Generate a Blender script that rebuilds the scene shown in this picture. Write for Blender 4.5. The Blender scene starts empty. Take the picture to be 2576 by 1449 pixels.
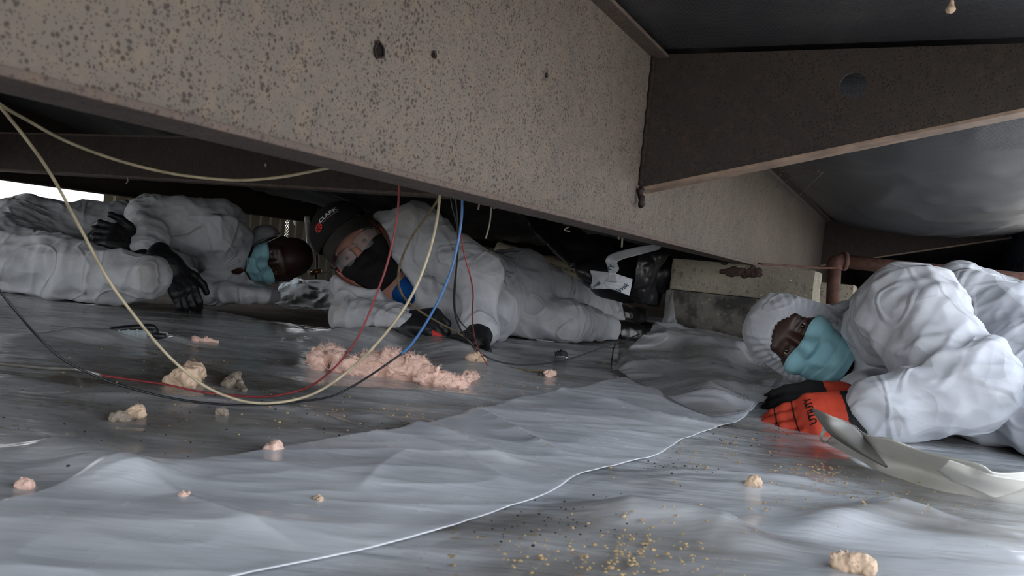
import bpy, bmesh, math, random
import numpy as np
from mathutils import Vector, Matrix
random.seed(7); RNG = np.random.RandomState(11)
PI = math.pi
SC = bpy.context.scene
COL = SC.collection

# ------------------------------------------------------------------ camera
PW, PH, FP = 2576.0, 1449.0, 2000.0
CAMZ = 0.24
RHO = math.atan(0.101); TH = math.atan(57.2 / 2000)
vF = np.array([0, math.cos(TH), -math.sin(TH)]); vH = np.array([1.0, 0, 0]); vW = np.array([0, math.sin(TH), math.cos(TH)])
vR = math.cos(RHO) * vH + math.sin(RHO) * vW
vU = -math.sin(RHO) * vH + math.cos(RHO) * vW
CAM = np.array([0, 0, CAMZ])
cd = bpy.data.cameras.new('camera'); cam = bpy.data.objects.new('camera', cd); COL.objects.link(cam)
cd.sensor_width = 36; cd.lens = 36 * FP / PW; cd.clip_start = 0.02; cd.clip_end = 200
m = Matrix.Identity(4)
for i in range(3):
    m[i][0] = vR[i]; m[i][1] = vU[i]; m[i][2] = -vF[i]; m[i][3] = CAM[i]
cam.matrix_world = m
cd.dof.use_dof = True; cd.dof.focus_distance = 1.9; cd.dof.aperture_fstop = 16
SC.camera = cam

# ------------------------------------------------------------------ sky, sun, exposure
w = bpy.data.worlds.new('sky'); SC.world = w; w.use_nodes = True
nt = w.node_tree; bg = nt.nodes['Background']
tc = nt.nodes.new('ShaderNodeTexCoord'); sx = nt.nodes.new('ShaderNodeSeparateXYZ'); rp = nt.nodes.new('ShaderNodeValToRGB')
nt.links.new(tc.outputs['Generated'], sx.inputs[0]); nt.links.new(sx.outputs['Z'], rp.inputs[0]); nt.links.new(rp.outputs[0], bg.inputs[0])
rp.color_ramp.elements[0].position = 0.0; rp.color_ramp.elements[0].color = (0.97, 0.98, 1.0, 1)
rp.color_ramp.elements[1].position = 0.7; rp.color_ramp.elements[1].color = (0.76, 0.86, 1.0, 1)
bg.inputs[1].default_value = 4.0
sl = bpy.data.lights.new('sun', 'SUN'); sl.energy = 6.0; sl.angle = 0.02; sl.color = (1.0, 0.93, 0.82)
so = bpy.data.objects.new('sun', sl); COL.objects.link(so)
so.rotation_euler = Vector((0.25, 0.50, -0.83)).to_track_quat('-Z', 'Y').to_euler()
SC.view_settings.view_transform = 'Standard'; SC.view_settings.look = 'None'; SC.view_settings.gamma = 1.0
SC.view_settings.use_curve_mapping = False
SC.view_settings.exposure = 0.08
SC.cycles.max_bounces = 8; SC.cycles.diffuse_bounces = 5; SC.cycles.transparent_max_bounces = 12
SC.cycles.sample_clamp_indirect = 6.0; SC.cycles.use_denoising = True
SC.cycles.caustics_reflective = False; SC.cycles.caustics_refractive = False

# ------------------------------------------------------------------ coordinates
def P(x, y, d):                                     # photo position + distance -> a point of the place
    return CAM + d * (vF + (x - PW / 2) / FP * vR - (y - PH / 2) / FP * vU)
def G(x, y, z=0.0):                                 # photo position -> the point where it meets height z
    v = vF + (x - PW / 2) / FP * vR - (y - PH / 2) / FP * vU
    return CAM + v * ((z - CAMZ) / v[2])
def img(a, b, c=0.0):                               # direction: right, up, towards the camera
    v = a * vR + b * vU - c * vF
    return v / np.linalg.norm(v)
_v = vF + (2305 - PW / 2) / FP * vR - (775 - PH / 2) / FP * vU
vB = np.array([_v[0], _v[1], 0]); vB /= np.linalg.norm(vB)       # along the main beam, away
vC = np.array([vB[1], -vB[0], 0])                                 # across it, towards the open side
def BC(b, c, z): return b * vB + c * vC + np.array([0, 0, z])
def toBC(p): return float(np.dot(p, vB)), float(np.dot(p, vC))
def nrm(v):
    v = np.asarray(v, float); return v / np.linalg.norm(v)

# ------------------------------------------------------------------ objects
def tag(o, label=None, cat=None, group=None, kind=None):
    if label: o['label'] = label
    if cat: o['category'] = cat
    if group: o['group'] = group
    if kind: o['kind'] = kind
    return o
def thing(name, loc, label, cat, group=None):
    o = bpy.data.objects.new(name, None); COL.objects.link(o); o.location = Vector(loc); o.empty_display_size = 0.05
    return tag(o, label, cat, group)
def mesh_np(name, V, F, mats, smooth=True, mi=None):
    V = np.asarray(V, np.float32)
    me = bpy.data.meshes.new(name)
    if isinstance(F, np.ndarray):
        n, k = F.shape
        me.vertices.add(len(V)); me.vertices.foreach_set('co', V.ravel())
        me.loops.add(n * k); me.loops.foreach_set('vertex_index', F.astype(np.int32).ravel())
        me.polygons.add(n); me.polygons.foreach_set('loop_start', np.arange(0, n * k, k, dtype=np.int32))
        me.update(calc_edges=True)
    else:
        me.from_pydata([tuple(map(float, v)) for v in V], [], F)
    if not isinstance(mats, (list, tuple)): mats = [mats]
    for mm in mats: me.materials.append(mm)
    if mi is not None: me.polygons.foreach_set('material_index', np.asarray(mi, np.int32))
    if smooth: me.polygons.foreach_set('use_smooth', np.ones(len(me.polygons), bool))
    me.update()
    return me
def obj(name, V, F, mats, parent=None, smooth=True, mi=None):
    V = np.asarray(V, float)
    if parent is None:
        c = np.array([(V[:, 0].min() + V[:, 0].max()) / 2, (V[:, 1].min() + V[:, 1].max()) / 2, V[:, 2].min()])
    else:
        c = V.mean(0)
    o = bpy.data.objects.new(name, mesh_np(name, V - c, F, mats, smooth, mi)); COL.objects.link(o)
    if parent is not None:
        o.parent = parent
        pl = np.array(parent.location); q = parent.parent
        while q is not None: pl = pl + np.array(q.location); q = q.parent
        o.location = Vector(c - pl)
    else:
        o.location = Vector(c)
    return o
class MB:
    def __init__(s): s.V = []; s.F = []
    def add(s, V, F):
        o = len(s.V); s.V += [tuple(map(float, v)) for v in V]; s.F += [tuple(int(i) + o for i in f) for f in F]; return s
    def hexa(s, p):                                   # 8 corners: bottom loop then top loop
        return s.add(p, [(3, 2, 1, 0), (4, 5, 6, 7), (0, 1, 5, 4), (1, 2, 6, 5), (2, 3, 7, 6), (3, 0, 4, 7)])
    def bcbox(s, b0, b1, c0, c1, z0, z1):
        return s.hexa([BC(b0, c0, z0), BC(b1, c0, z0), BC(b1, c1, z0), BC(b0, c1, z0), BC(b0, c0, z1), BC(b1, c0, z1), BC(b1, c1, z1), BC(b0, c1, z1)])
    def box(s, c, ax, ay, az):
        c, ax, ay, az = map(np.asarray, (c, ax, ay, az))
        return s.hexa([c - ax - ay - az, c + ax - ay - az, c + ax + ay - az, c - ax + ay - az, c - ax - ay + az, c + ax - ay + az, c + ax + ay + az, c - ax + ay + az])
    def tube(s, pts, r, n=8, close=True):
        V, F = tube_vf(pts, r, n, close); return s.add(V, F)
    def build(s, name, mat, parent=None, smooth=False, bevel=0.0):
        if bevel > 0:
            bm = bmesh.new(); vs = [bm.verts.new(v) for v in s.V]
            for f in s.F: bm.faces.new([vs[i] for i in f])
            bmesh.ops.recalc_face_normals(bm, faces=bm.faces[:])
            bmesh.ops.bevel(bm, geom=bm.edges[:], offset=bevel, segments=2, profile=0.6, affect='EDGES')
            bm.verts.ensure_lookup_table(); bm.verts.index_update()
            V = [v.co[:] for v in bm.verts]; F = [tuple(v.index for v in f.verts) for f in bm.faces]; bm.free()
            return obj(name, V, F, mat, parent, smooth)
        return obj(name, s.V, s.F, mat, parent, smooth)
def catmull(pts, n):
    pts = np.asarray(pts, float); k = len(pts)
    if k == 2:
        t = np.linspace(0, 1, n)[:, None]; return pts[0] * (1 - t) + pts[1] * t
    ext = np.vstack([2 * pts[0] - pts[1], pts, 2 * pts[-1] - pts[-2]])
    u = np.linspace(0, k - 1, n); i = np.minimum(u.astype(int), k - 2); t = (u - i)[:, None]
    p0, p1, p2, p3 = ext[i], ext[i + 1], ext[i + 2], ext[i + 3]
    return 0.5 * (2 * p1 + (p2 - p0) * t + (2 * p0 - 5 * p1 + 4 * p2 - p3) * t ** 2 + (3 * p1 - p0 - 3 * p2 + p3) * t ** 3)
def tube_vf(pts, r, n=8, close=True):
    pts = np.asarray(pts, float); k = len(pts)
    r = np.full(k, r) if np.isscalar(r) else np.asarray(r)
    T = np.gradient(pts, axis=0); T /= np.linalg.norm(T, axis=1)[:, None] + 1e-12
    a = np.array([0, 0, 1.0]) if abs(T[0][2]) < 0.9 else np.array([1.0, 0, 0])
    N = np.cross(T[0], a); N /= np.linalg.norm(N)
    V = []; th = np.arange(n) * 2 * PI / n
    for i in range(k):
        N = N - T[i] * np.dot(N, T[i]); N /= np.linalg.norm(N); Bn = np.cross(T[i], N)
        for q in th: V.append(pts[i] + r[i] * (math.cos(q) * N + math.sin(q) * Bn))
    F = [(i * n + j, i * n + (j + 1) % n, (i + 1) * n + (j + 1) % n, (i + 1) * n + j) for i in range(k - 1) for j in range(n)]
    if close:
        F.append(tuple(range(n))[::-1]); F.append(tuple((k - 1) * n + j for j in range(n)))
    return V, F
def loft(rows, nu, nv):                               # rows of control points -> smooth grid
    R = [catmull(r, nu) for r in rows]; R = np.array(R)
    return np.stack([catmull(R[:, i], nv) for i in range(nu)], axis=1)      # nv x nu x 3
def grid_faces(nv, nu):
    i, j = np.meshgrid(np.arange(nv - 1), np.arange(nu - 1), indexing='ij')
    a = (i * nu + j).ravel()
    return np.stack([a, a + 1, a + nu + 1, a + nu], 1)
def grid_normals(Gd):
    du = np.gradient(Gd, axis=1); dv = np.gradient(Gd, axis=0); n = np.cross(du, dv)
    return n / (np.linalg.norm(n, axis=2, keepdims=True) + 1e-12)
def thicken(Gd, th):                                  # a closed slab from a grid
    nv, nu = Gd.shape[:2]; n = grid_normals(Gd)
    A = (Gd + n * th / 2).reshape(-1, 3); B = (Gd - n * th / 2).reshape(-1, 3)
    F = grid_faces(nv, nu); o = len(A)
    rim = [i for i in range(nu)] + [i * nu + nu - 1 for i in range(1, nv)] + [(nv - 1) * nu + i for i in range(nu - 2, -1, -1)] + [i * nu for i in range(nv - 2, 0, -1)]
    rim = np.array(rim); r2 = np.roll(rim, -1)
    S = np.stack([rim, rim + o, r2 + o, r2], 1)
    return np.vstack([A, B]), np.vstack([F, F[:, ::-1] + o, S])

# ------------------------------------------------------------------ noise
_T = RNG.rand(64, 64, 64).astype(np.float32)
def vnoise(x, y, z):
    x = np.asarray(x, np.float32); y = np.asarray(y, np.float32); z = np.asarray(z, np.float32)
    xi = np.floor(x).astype(np.int32); yi = np.floor(y).astype(np.int32); zi = np.floor(z).astype(np.int32)
    fx, fy, fz = x - xi, y - yi, z - zi
    fx = fx * fx * (3 - 2 * fx); fy = fy * fy * (3 - 2 * fy); fz = fz * fz * (3 - 2 * fz)
    x0, x1, y0, y1, z0, z1 = xi & 63, (xi + 1) & 63, yi & 63, (yi + 1) & 63, zi & 63, (zi + 1) & 63
    a = _T[x0, y0, z0] * (1 - fx) + _T[x1, y0, z0] * fx; b = _T[x0, y1, z0] * (1 - fx) + _T[x1, y1, z0] * fx
    c = _T[x0, y0, z1] * (1 - fx) + _T[x1, y0, z1] * fx; d = _T[x0, y1, z1] * (1 - fx) + _T[x1, y1, z1] * fx
    return (a * (1 - fy) + b * fy) * (1 - fz) + (c * (1 - fy) + d * fy) * fz
def worley(p):
    c = np.floor(p).astype(np.int32); best = np.full(len(p), 9.0, np.float32)
    for a in (-1, 0, 1):
        for b in (-1, 0, 1):
            for d in (-1, 0, 1):
                x, y, z = (c[:, 0] + a), (c[:, 1] + b), (c[:, 2] + d)
                fx = x + _T[x & 63, y & 63, z & 63] - p[:, 0]; fy = y + _T[(x + 17) & 63, (y + 29) & 63, z & 63] - p[:, 1]; fz = z + _T[x & 63, (y + 11) & 63, (z + 41) & 63] - p[:, 2]
                best = np.minimum(best, fx * fx + fy * fy + fz * fz)
    return np.sqrt(best)
def vnormals(V, F):
    a, b, c, d = (V[F[:, i]] for i in range(4)); n = np.cross(c - a, d - b); N = np.zeros_like(V)
    for i in range(4): np.add.at(N, F[:, i], n)
    return N / (np.linalg.norm(N, axis=1)[:, None] + 1e-12)
def ridge(x, y, z): return (1 - np.abs(2 * vnoise(x, y, z) - 1)) ** 2

# ------------------------------------------------------------------ implicit modelling
def smin(a, b, k):
    if k <= 0: return np.minimum(a, b)
    h = np.clip(0.5 + 0.5 * (b - a) / k, 0, 1)
    return b * (1 - h) + a * h - k * h * (1 - h)
class Cap:                                            # tapered capsule; flat=(axis, factor) squeezes it; wr = fold depth, folds run round the limb
    def __init__(s, p0, p1, r0, r1, k=0.03, flat=None, wr=0.0, wf=(28, 7), seed=0.0, sub=False, tw=0.0):
        s.p0, s.p1, s.r0, s.r1, s.k, s.flat, s.wr, s.wf, s.seed, s.sub, s.tw = np.asarray(p0, float), np.asarray(p1, float), r0, r1, k, flat, wr, wf, seed, sub, tw
        R = max(r0, r1) * (1 if flat is None else max(1, flat[1])) + abs(wr) + k
        s.lo = np.minimum(s.p0, s.p1) - R; s.hi = np.maximum(s.p0, s.p1) + R
    def d(s, X, Y, Z):
        a = s.p1 - s.p0; L2 = max(float(a @ a), 1e-9); L = math.sqrt(L2)
        x, y, z = X - s.p0[0], Y - s.p0[1], Z - s.p0[2]
        t = (x * a[0] + y * a[1] + z * a[2]) / L2
        tc = np.clip(t, 0, 1)
        qx, qy, qz = x - tc * a[0], y - tc * a[1], z - tc * a[2]
        if s.flat is not None:
            f = nrm(s.flat[0]); g = 1 / s.flat[1] - 1
            e = (qx * f[0] + qy * f[1] + qz * f[2]) * g
            qx, qy, qz = qx + e * f[0], qy + e * f[1], qz + e * f[2]
        r = s.r0 + (s.r1 - s.r0) * tc
        D = np.sqrt(qx * qx + qy * qy + qz * qz) - r
        if s.wr:
            m = np.abs(D) < 0.05
            tt = t[m] * L; fa, fc = s.wf
            px, py, pz = x[m], y[m], z[m]
            wob = vnoise(px * 6 + s.seed, py * 6, pz * 6) * 2.2
            ta = tt * fa + wob + s.tw * (px + pz)
            qq = ridge(ta + s.seed, qy[m] * fc + 3 * s.seed, (qx[m] - qz[m]) * fc)
            q2 = ridge(ta * 1.9 + 7, (qx[m] + qz[m]) * fc * 1.6, qy[m] * fc * 1.6 + s.seed)
            D[m] -= s.wr * (1.15 * np.sqrt(qq) + 0.4 * q2 - 0.75)
        return D
class Ell:
    def __init__(s, c, r, R=None, k=0.02, sub=False):
        s.c = np.asarray(c, float); s.r = np.asarray(r, float); s.R = np.eye(3) if R is None else np.asarray(R, float); s.k, s.sub = k, sub
        m = s.r.max() + k; s.lo, s.hi = s.c - m, s.c + m
    def d(s, X, Y, Z):
        x, y, z = X - s.c[0], Y - s.c[1], Z - s.c[2]; R = s.R
        a = (x * R[0, 0] + y * R[1, 0] + z * R[2, 0]); b = (x * R[0, 1] + y * R[1, 1] + z * R[2, 1]); c = (x * R[0, 2] + y * R[1, 2] + z * R[2, 2])
        k0 = np.sqrt((a / s.r[0]) ** 2 + (b / s.r[1]) ** 2 + (c / s.r[2]) ** 2)
        k1 = np.sqrt((a / s.r[0] ** 2) ** 2 + (b / s.r[1] ** 2) ** 2 + (c / s.r[2] ** 2) ** 2) + 1e-9
        return k0 * (k0 - 1) / k1
class Slab:                                           # cuts away everything on the far side of a plane
    def __init__(s, p, n, lo, hi): s.p, s.n, s.lo, s.hi, s.k, s.sub = np.asarray(p, float), nrm(n), np.asarray(lo), np.asarray(hi), 0.004, True
    def d(s, X, Y, Z): return (X - s.p[0]) * s.n[0] + (Y - s.p[1]) * s.n[1] + (Z - s.p[2]) * s.n[2]
def eval_prims(prims, pts):
    X, Y, Z = [np.ascontiguousarray(pts[:, i]) for i in range(3)]
    D = np.full(len(pts), 9.0)
    for p in prims:
        d = p.d(X, Y, Z)
        D = -smin(-D, d, p.k) if p.sub else smin(D, d, p.k)
    return D
def sdf_mesh(prims, vox, post=None, lo=None, hi=None):
    add = [p for p in prims if not p.sub]
    lo = np.min([p.lo for p in add], 0) - 3 * vox if lo is None else np.asarray(lo)
    hi = np.max([p.hi for p in add], 0) + 3 * vox if hi is None else np.asarray(hi)
    n = np.ceil((hi - lo) / vox).astype(int) + 1
    ax = [lo[i] + vox * np.arange(n[i]) for i in range(3)]
    D = np.full(tuple(n), 0.3, np.float32)
    for p in prims:
        m = p.k + 4 * vox
        s0 = np.clip(np.floor((p.lo - m - lo) / vox).astype(int), 0, n); s1 = np.clip(np.ceil((p.hi + m - lo) / vox).astype(int) + 1, 0, n)
        if np.any(s1 <= s0): continue
        sl = tuple(slice(s0[i], s1[i]) for i in range(3))
        X, Y, Z = [a.astype(np.float32) for a in np.meshgrid(ax[0][sl[0]], ax[1][sl[1]], ax[2][sl[2]], indexing='ij')]
        d = p.d(X, Y, Z).astype(np.float32); W = D[sl]
        D[sl] = -smin(-W, d, p.k) if p.sub else smin(W, d, p.k)
    if post is not None:
        m = np.abs(D) < 0.04; I = np.argwhere(m)
        pts = lo + vox * I
        D[m] += post(pts).astype(np.float32)
    D[0] = D[-1] = 1; D[:, 0] = D[:, -1] = 1; D[:, :, 0] = D[:, :, -1] = 1
    S = D < 0
    nx, ny, nz = D.shape
    cnt = np.zeros((nx - 1, ny - 1, nz - 1), np.int8)
    offs = [(a, b, c) for a in (0, 1) for b in (0, 1) for c in (0, 1)]
    for a, b, c in offs: cnt += S[a:nx - 1 + a, b:ny - 1 + b, c:nz - 1 + c]
    act = (cnt > 0) & (cnt < 8); I = np.argwhere(act)
    ids = np.full(act.shape, -1, np.int32); ids[act] = np.arange(len(I))
    vals = {o: D[I[:, 0] + o[0], I[:, 1] + o[1], I[:, 2] + o[2]] for o in offs}
    acc = np.zeros((len(I), 3)); num = np.zeros(len(I))
    for o in offs:
        for q in range(3):
            if o[q] == 0:
                o2 = list(o); o2[q] = 1; o2 = tuple(o2)
                va, vb = vals[o], vals[o2]; mm = (va < 0) != (vb < 0)
                t = va[mm] / (va[mm] - vb[mm]); p = np.tile(np.array(o, float), (mm.sum(), 1)); p[:, q] += t
                acc[mm] += p; num[mm] += 1
    V = lo + vox * (I + acc / num[:, None])
    F = []
    for q in range(3):
        sh = [slice(None)] * 3; sh[q] = slice(0, -1); sh2 = [slice(None)] * 3; sh2[q] = slice(1, None)
        ch = S[tuple(sh)] != S[tuple(sh2)]; E = np.argwhere(ch)
        u, v = (q + 1) % 3, (q + 2) % 3
        E = E[(E[:, u] > 0) & (E[:, v] > 0)]
        ins = S[E[:, 0], E[:, 1], E[:, 2]]
        def cell(du, dv):
            C = E.copy(); C[:, u] -= du; C[:, v] -= dv; return ids[C[:, 0], C[:, 1], C[:, 2]]
        Q = np.stack([cell(1, 1), cell(0, 1), cell(0, 0), cell(1, 0)], 1)
        Q[~ins] = Q[~ins][:, ::-1]; F.append(Q)
    return V, np.vstack(F)

# ------------------------------------------------------------------ materials
def lin(r, g, b): return tuple((c / 255 / 12.92 if c / 255 <= 0.04045 else ((c / 255 + 0.055) / 1.055) ** 2.4) for c in (r, g, b)) + (1.0,)
class Mat:
    def __init__(s, name, base=(0.5, 0.5, 0.5, 1), rough=0.5, spec=0.5, metal=0.0, coat=0.0):
        s.m = bpy.data.materials.new(name); s.m.use_nodes = True; s.nt = s.m.node_tree
        s.b = s.nt.nodes['Principled BSDF']; s.b.inputs['Base Color'].default_value = base; s.b.inputs['Roughness'].default_value = rough
        s.b.inputs['Specular IOR Level'].default_value = spec; s.b.inputs['Metallic'].default_value = metal; s.b.inputs['Coat Weight'].default_value = coat
        s.col = None; s.base = base; s.hgt = None
    def n(s, t, **k):
        x = s.nt.nodes.new(t)
        for a, v in k.items(): setattr(x, a, v)
        return x
    def link(s, a, b): s.nt.links.new(a, b)
    def coords(s, scale=(1, 1, 1), rot=(0, 0, 0), world=True):
        mp = s.n('ShaderNodeMapping'); mp.inputs['Scale'].default_value = scale; mp.inputs['Rotation'].default_value = rot
        if world: g = s.n('ShaderNodeNewGeometry'); s.link(g.outputs['Position'], mp.inputs[0])
        else: g = s.n('ShaderNodeTexCoord'); s.link(g.outputs['Object'], mp.inputs[0])
        return mp.outputs[0]
    def noise(s, scale, detail=4, rough=0.6, cs=(1, 1, 1), rot=(0, 0, 0), dist=0.0, world=False):
        x = s.n('ShaderNodeTexNoise'); x.inputs['Scale'].default_value = scale; x.inputs['Detail'].default_value = detail
        x.inputs['Roughness'].default_value = rough; x.inputs['Distortion'].default_value = dist
        s.link(s.coords(cs, rot, world), x.inputs['Vector']); return x.outputs['Fac']
    def ramp(s, f, lo, hi, a=0.0, b=1.0):
        x = s.n('ShaderNodeMapRange'); x.interpolation_type = 'SMOOTHSTEP'
        x.inputs[1].default_value = lo; x.inputs[2].default_value = hi; x.inputs[3].default_value = a; x.inputs[4].default_value = b
        s.link(f, x.inputs[0]); return x.outputs[0]
    def mix(s, f, col):                               # lay a colour over what is there
        x = s.n('ShaderNodeMix', data_type='RGBA'); s.link(f, x.inputs[0])
        if s.col is None: x.inputs[6].default_value = s.base
        else: s.link(s.col, x.inputs[6])
        x.inputs[7].default_value = col; s.col = x.outputs[2]; s.link(s.col, s.b.inputs['Base Color']); return s
    def bump(s, f, strength=0.3, dist=0.002):
        x = s.n('ShaderNodeBump'); x.inputs['Strength'].default_value = strength; x.inputs['Distance'].default_value = dist
        s.link(f, x.inputs['Height'])
        if s.hgt is not None: s.link(s.hgt, x.inputs['Normal'])
        s.hgt = x.outputs[0]; s.link(s.hgt, s.b.inputs['Normal']); return s
    def rough_by(s, f, a, b):
        s.link(s.ramp(f, 0.3, 0.7, a, b), s.b.inputs['Roughness']); return s
    def alpha(s, f): s.link(f, s.b.inputs['Alpha']); return s
def plain(name, rgb, rough=0.5, spec=0.5, metal=0.0, var=0.25, scale=30, bump=0.0, coat=0.0):
    M = Mat(name, lin(*rgb), rough, spec, metal, coat)
    d = tuple(c * (1 - var) for c in lin(*rgb)[:3]) + (1,)
    f = M.noise(scale, 5); M.mix(M.ramp(f, 0.35, 0.7), d)
    if bump: M.bump(M.noise(scale * 4, 4), bump, 0.002)
    return M.m

def steel(name, base, pits, rust):
    M = Mat(name, lin(*base), 0.78, 0.35)
    M.mix(M.ramp(M.noise(3.0, 5), 0.35, 0.7, 0, 0.75), lin(base[0] - 14, base[1] - 14, base[2] - 10))
    M.mix(M.ramp(M.noise(60, 6, 0.7), 0.42, 0.75, 0, 0.5), lin(base[0] + 22, base[1] + 12, base[2] + 2))
    def dots(scale, thr, soft):
        vo = M.n('ShaderNodeTexVoronoi', feature='F1'); vo.inputs['Scale'].default_value = scale
        nz_ = M.n('ShaderNodeTexNoise'); nz_.inputs['Scale'].default_value = scale * 1.3; g_ = M.coords((1, 1, 1), (0, 0, 0), False); M.link(g_, nz_.inputs['Vector'])
        mx_ = M.n('ShaderNodeMix', data_type='VECTOR'); mx_.inputs[0].default_value = 0.5 / scale; M.link(g_, mx_.inputs[4]); M.link(nz_.outputs['Color'], mx_.inputs[5]); M.link(mx_.outputs[1], vo.inputs['Vector'])
        sz = M.n('ShaderNodeMath', operation='MULTIPLY'); M.link(M.ramp(M.noise(scale * .16, 4), 0.3, 0.7, 1.6, 0.75), sz.inputs[0]); M.link(vo.outputs['Distance'], sz.inputs[1])
        return M.ramp(sz.outputs[0], thr - soft, thr + soft, 1, 0)
    p = dots(205, 0.30, 0.12); d2_ = M.n('ShaderNodeMath', operation='MULTIPLY'); M.link(p, d2_.inputs[0]); d2_.inputs[1].default_value = 0.8; M.mix(d2_.outputs[0], lin(*pits))
    p2 = dots(390, 0.32, 0.12); d3_ = M.n('ShaderNodeMath', operation='MULTIPLY'); M.link(p2, d3_.inputs[0]); d3_.inputs[1].default_value = 0.65; M.mix(d3_.outputs[0], lin(*pits))
    M.mix(M.ramp(M.noise(75, 3), 0.72, 0.76, 0, 0.8), lin(*rust))
    M.bump(p, 0.35, -0.0012); M.bump(M.noise(320, 3), 0.25, 0.0006)
    return M.m
m_beam = steel('pitted_rusty_steel', (108, 100, 92), (52, 42, 39), (160, 100, 60))
m_flange = steel('dusty_flange_steel', (96, 85, 78), (60, 48, 44), (122, 84, 64))
m_dark_steel = steel('shaded_dark_steel', (58, 51, 46), (36, 31, 29), (84, 56, 44))  # darker steel copy, shade of faces turned from the light put in colour
m_edge = plain('lit_steel_edge', (150, 128, 112), 0.6, 0.4, var=0.4, scale=25, bump=0.2)  # paler colour stands in for light along the bracket's lower edge
m_rust = plain('rusted_pipe', (86, 58, 48), 0.75, 0.3, var=0.55, scale=40, bump=0.4)
m_weld = plain('weld_slag', (48, 37, 33), 0.8, 0.3, var=0.6, scale=90, bump=0.6)
m_hole_dark = plain('dark_hole', (22, 18, 17), 0.9, 0.2)
def belly(name, col, dust_sheen, rough=0.42, weave=0.25):
    M = Mat(name, lin(*col), rough, 0.5)
    M.mix(M.ramp(M.noise(2.2, 6, 0.65), 0.45, 0.75, 0, 0.6), lin(*dust_sheen))
    M.mix(M.ramp(M.noise(210, 2), 0.70, 0.76, 0, 0.7), lin(150, 140, 128))
    wv = M.n('ShaderNodeTexWave', wave_type='BANDS'); wv.inputs['Scale'].default_value = 130; wv.inputs['Distortion'].default_value = 0.3
    M.link(M.coords((1, 0.2, 0.2), (0, 0, 0.48)), wv.inputs['Vector'])
    wv2 = M.n('ShaderNodeTexWave', wave_type='BANDS'); wv2.inputs['Scale'].default_value = 130; wv2.inputs['Distortion'].default_value = 0.3
    M.link(M.coords((0.2, 1, 0.2), (0, 0, 0.48)), wv2.inputs['Vector'])
    M.bump(wv.outputs['Fac'], weave, 0.0012); M.bump(wv2.outputs['Fac'], weave, 0.0012); M.bump(M.noise(9, 4), 0.3, 0.01)
    return M.m
m_belly = belly('black_woven_underbelly', (50, 50, 53), (88, 86, 84))  # base and dust tone raised to carry the grey sheen of the bags
m_torn = belly('black_torn_wrap', (30, 30, 32), (50, 49, 48), 0.38, 0.0)
def cloth(name, col, dirt=0.35):
    M = Mat(name, lin(*col), 0.62, 0.35)
    M.mix(M.ramp(M.noise(7, 5), 0.52, 0.75, 0, dirt), lin(150, 138, 122))
    M.b.inputs['Subsurface Weight'].default_value = 0.0
    M.b.inputs['Sheen Weight'].default_value = 0.1
    for sc_v, st_v, ds in ((9.0, 0.45, 0.03), (21.0, 0.3, 0.012)):
        vo = M.n('ShaderNodeTexVoronoi', feature='F1'); vo.inputs['Scale'].default_value = sc_v
        nz_ = M.n('ShaderNodeTexNoise'); nz_.inputs['Scale'].default_value = 5.0; g_ = M.coords((1, 1, 1.5), (0.4, 0.3, 0.2), False); M.link(g_, nz_.inputs['Vector'])
        mx_ = M.n('ShaderNodeMix', data_type='VECTOR'); mx_.inputs[0].default_value = 0.2; M.link(g_, mx_.inputs[4]); M.link(nz_.outputs['Color'], mx_.inputs[5]); M.link(mx_.outputs[1], vo.inputs['Vector'])
        M.bump(vo.outputs['Distance'], st_v, ds)
    for sc_v, cs_v, rt in ((3.2, (1, 1, 2.0), (0.5, 0.2, 0.9)), (4.6, (2.0, 1, 1), (0.1, 0.7, 0.3)), (8.0, (1, 1.6, 1), (0.9, 0.1, 0.2))):
        r = M.noise(sc_v, 0.0, 0.5, cs_v, rt, dist=0.25)
        a = M.n('ShaderNodeMath', operation='SUBTRACT'); M.link(r, a.inputs[0]); a.inputs[1].default_value = 0.5
        b = M.n('ShaderNodeMath', operation='ABSOLUTE'); M.link(a.outputs[0], b.inputs[0])
        M.bump(M.ramp(b.outputs[0], 0.0, 0.05, 1, 0), 0.45, 0.006)
    M.bump(M.noise(430, 2), 0.12, 0.0006)
    return M.m
m_suit_l = cloth('white_coverall_dirty', (186, 189, 194), 0.5)
m_suit_m = cloth('white_coverall_soiled', (180, 182, 187), 0.5)
m_suit_r = cloth('white_coverall_clean', (184, 187, 194), 0.12)
m_skin_dark = plain('dark_brown_skin', (64, 43, 35), 0.42, 0.5, var=0.3, scale=14, bump=0.08)
m_skin_light = plain('light_skin', (200, 150, 132), 0.5, 0.45, var=0.22, scale=16, bump=0.08)
m_ear = plain('flushed_ear_skin', (204, 128, 114), 0.5, 0.45, var=0.2, scale=30)
m_mask = plain('blue_pleated_mask', (150, 200, 211), 0.75, 0.25, var=0.1, scale=20, bump=0.06)
m_maskblack = plain('black_cloth_mask', (26, 26, 28), 0.85, 0.2, var=0.35, scale=18, bump=0.2)
m_loop = plain('white_elastic', (215, 215, 212), 0.8, 0.2)
m_black_el = plain('black_elastic', (24, 24, 26), 0.8, 0.2)
m_cap = plain('black_cap_twill', (36, 35, 35), 0.88, 0.2, var=0.3, scale=10, bump=0.25)
m_capbrim = plain('charcoal_cap_brim', (54, 52, 50), 0.88, 0.2, var=0.2, scale=30, bump=0.2)
m_nitrile = plain('black_nitrile', (27, 28, 31), 0.5, 0.4, var=0.3, scale=40, bump=0.25)
m_redglove = plain('orange_red_glove_fabric', (205, 74, 52), 0.7, 0.3, var=0.3, scale=18, bump=0.15)
m_blackfab = plain('black_fabric', (34, 34, 35), 0.85, 0.25, var=0.3, scale=18, bump=0.15)
m_blue = plain('blue_shirt', (22, 82, 152), 0.85, 0.2, var=0.25, scale=20, bump=0.15)
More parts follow.
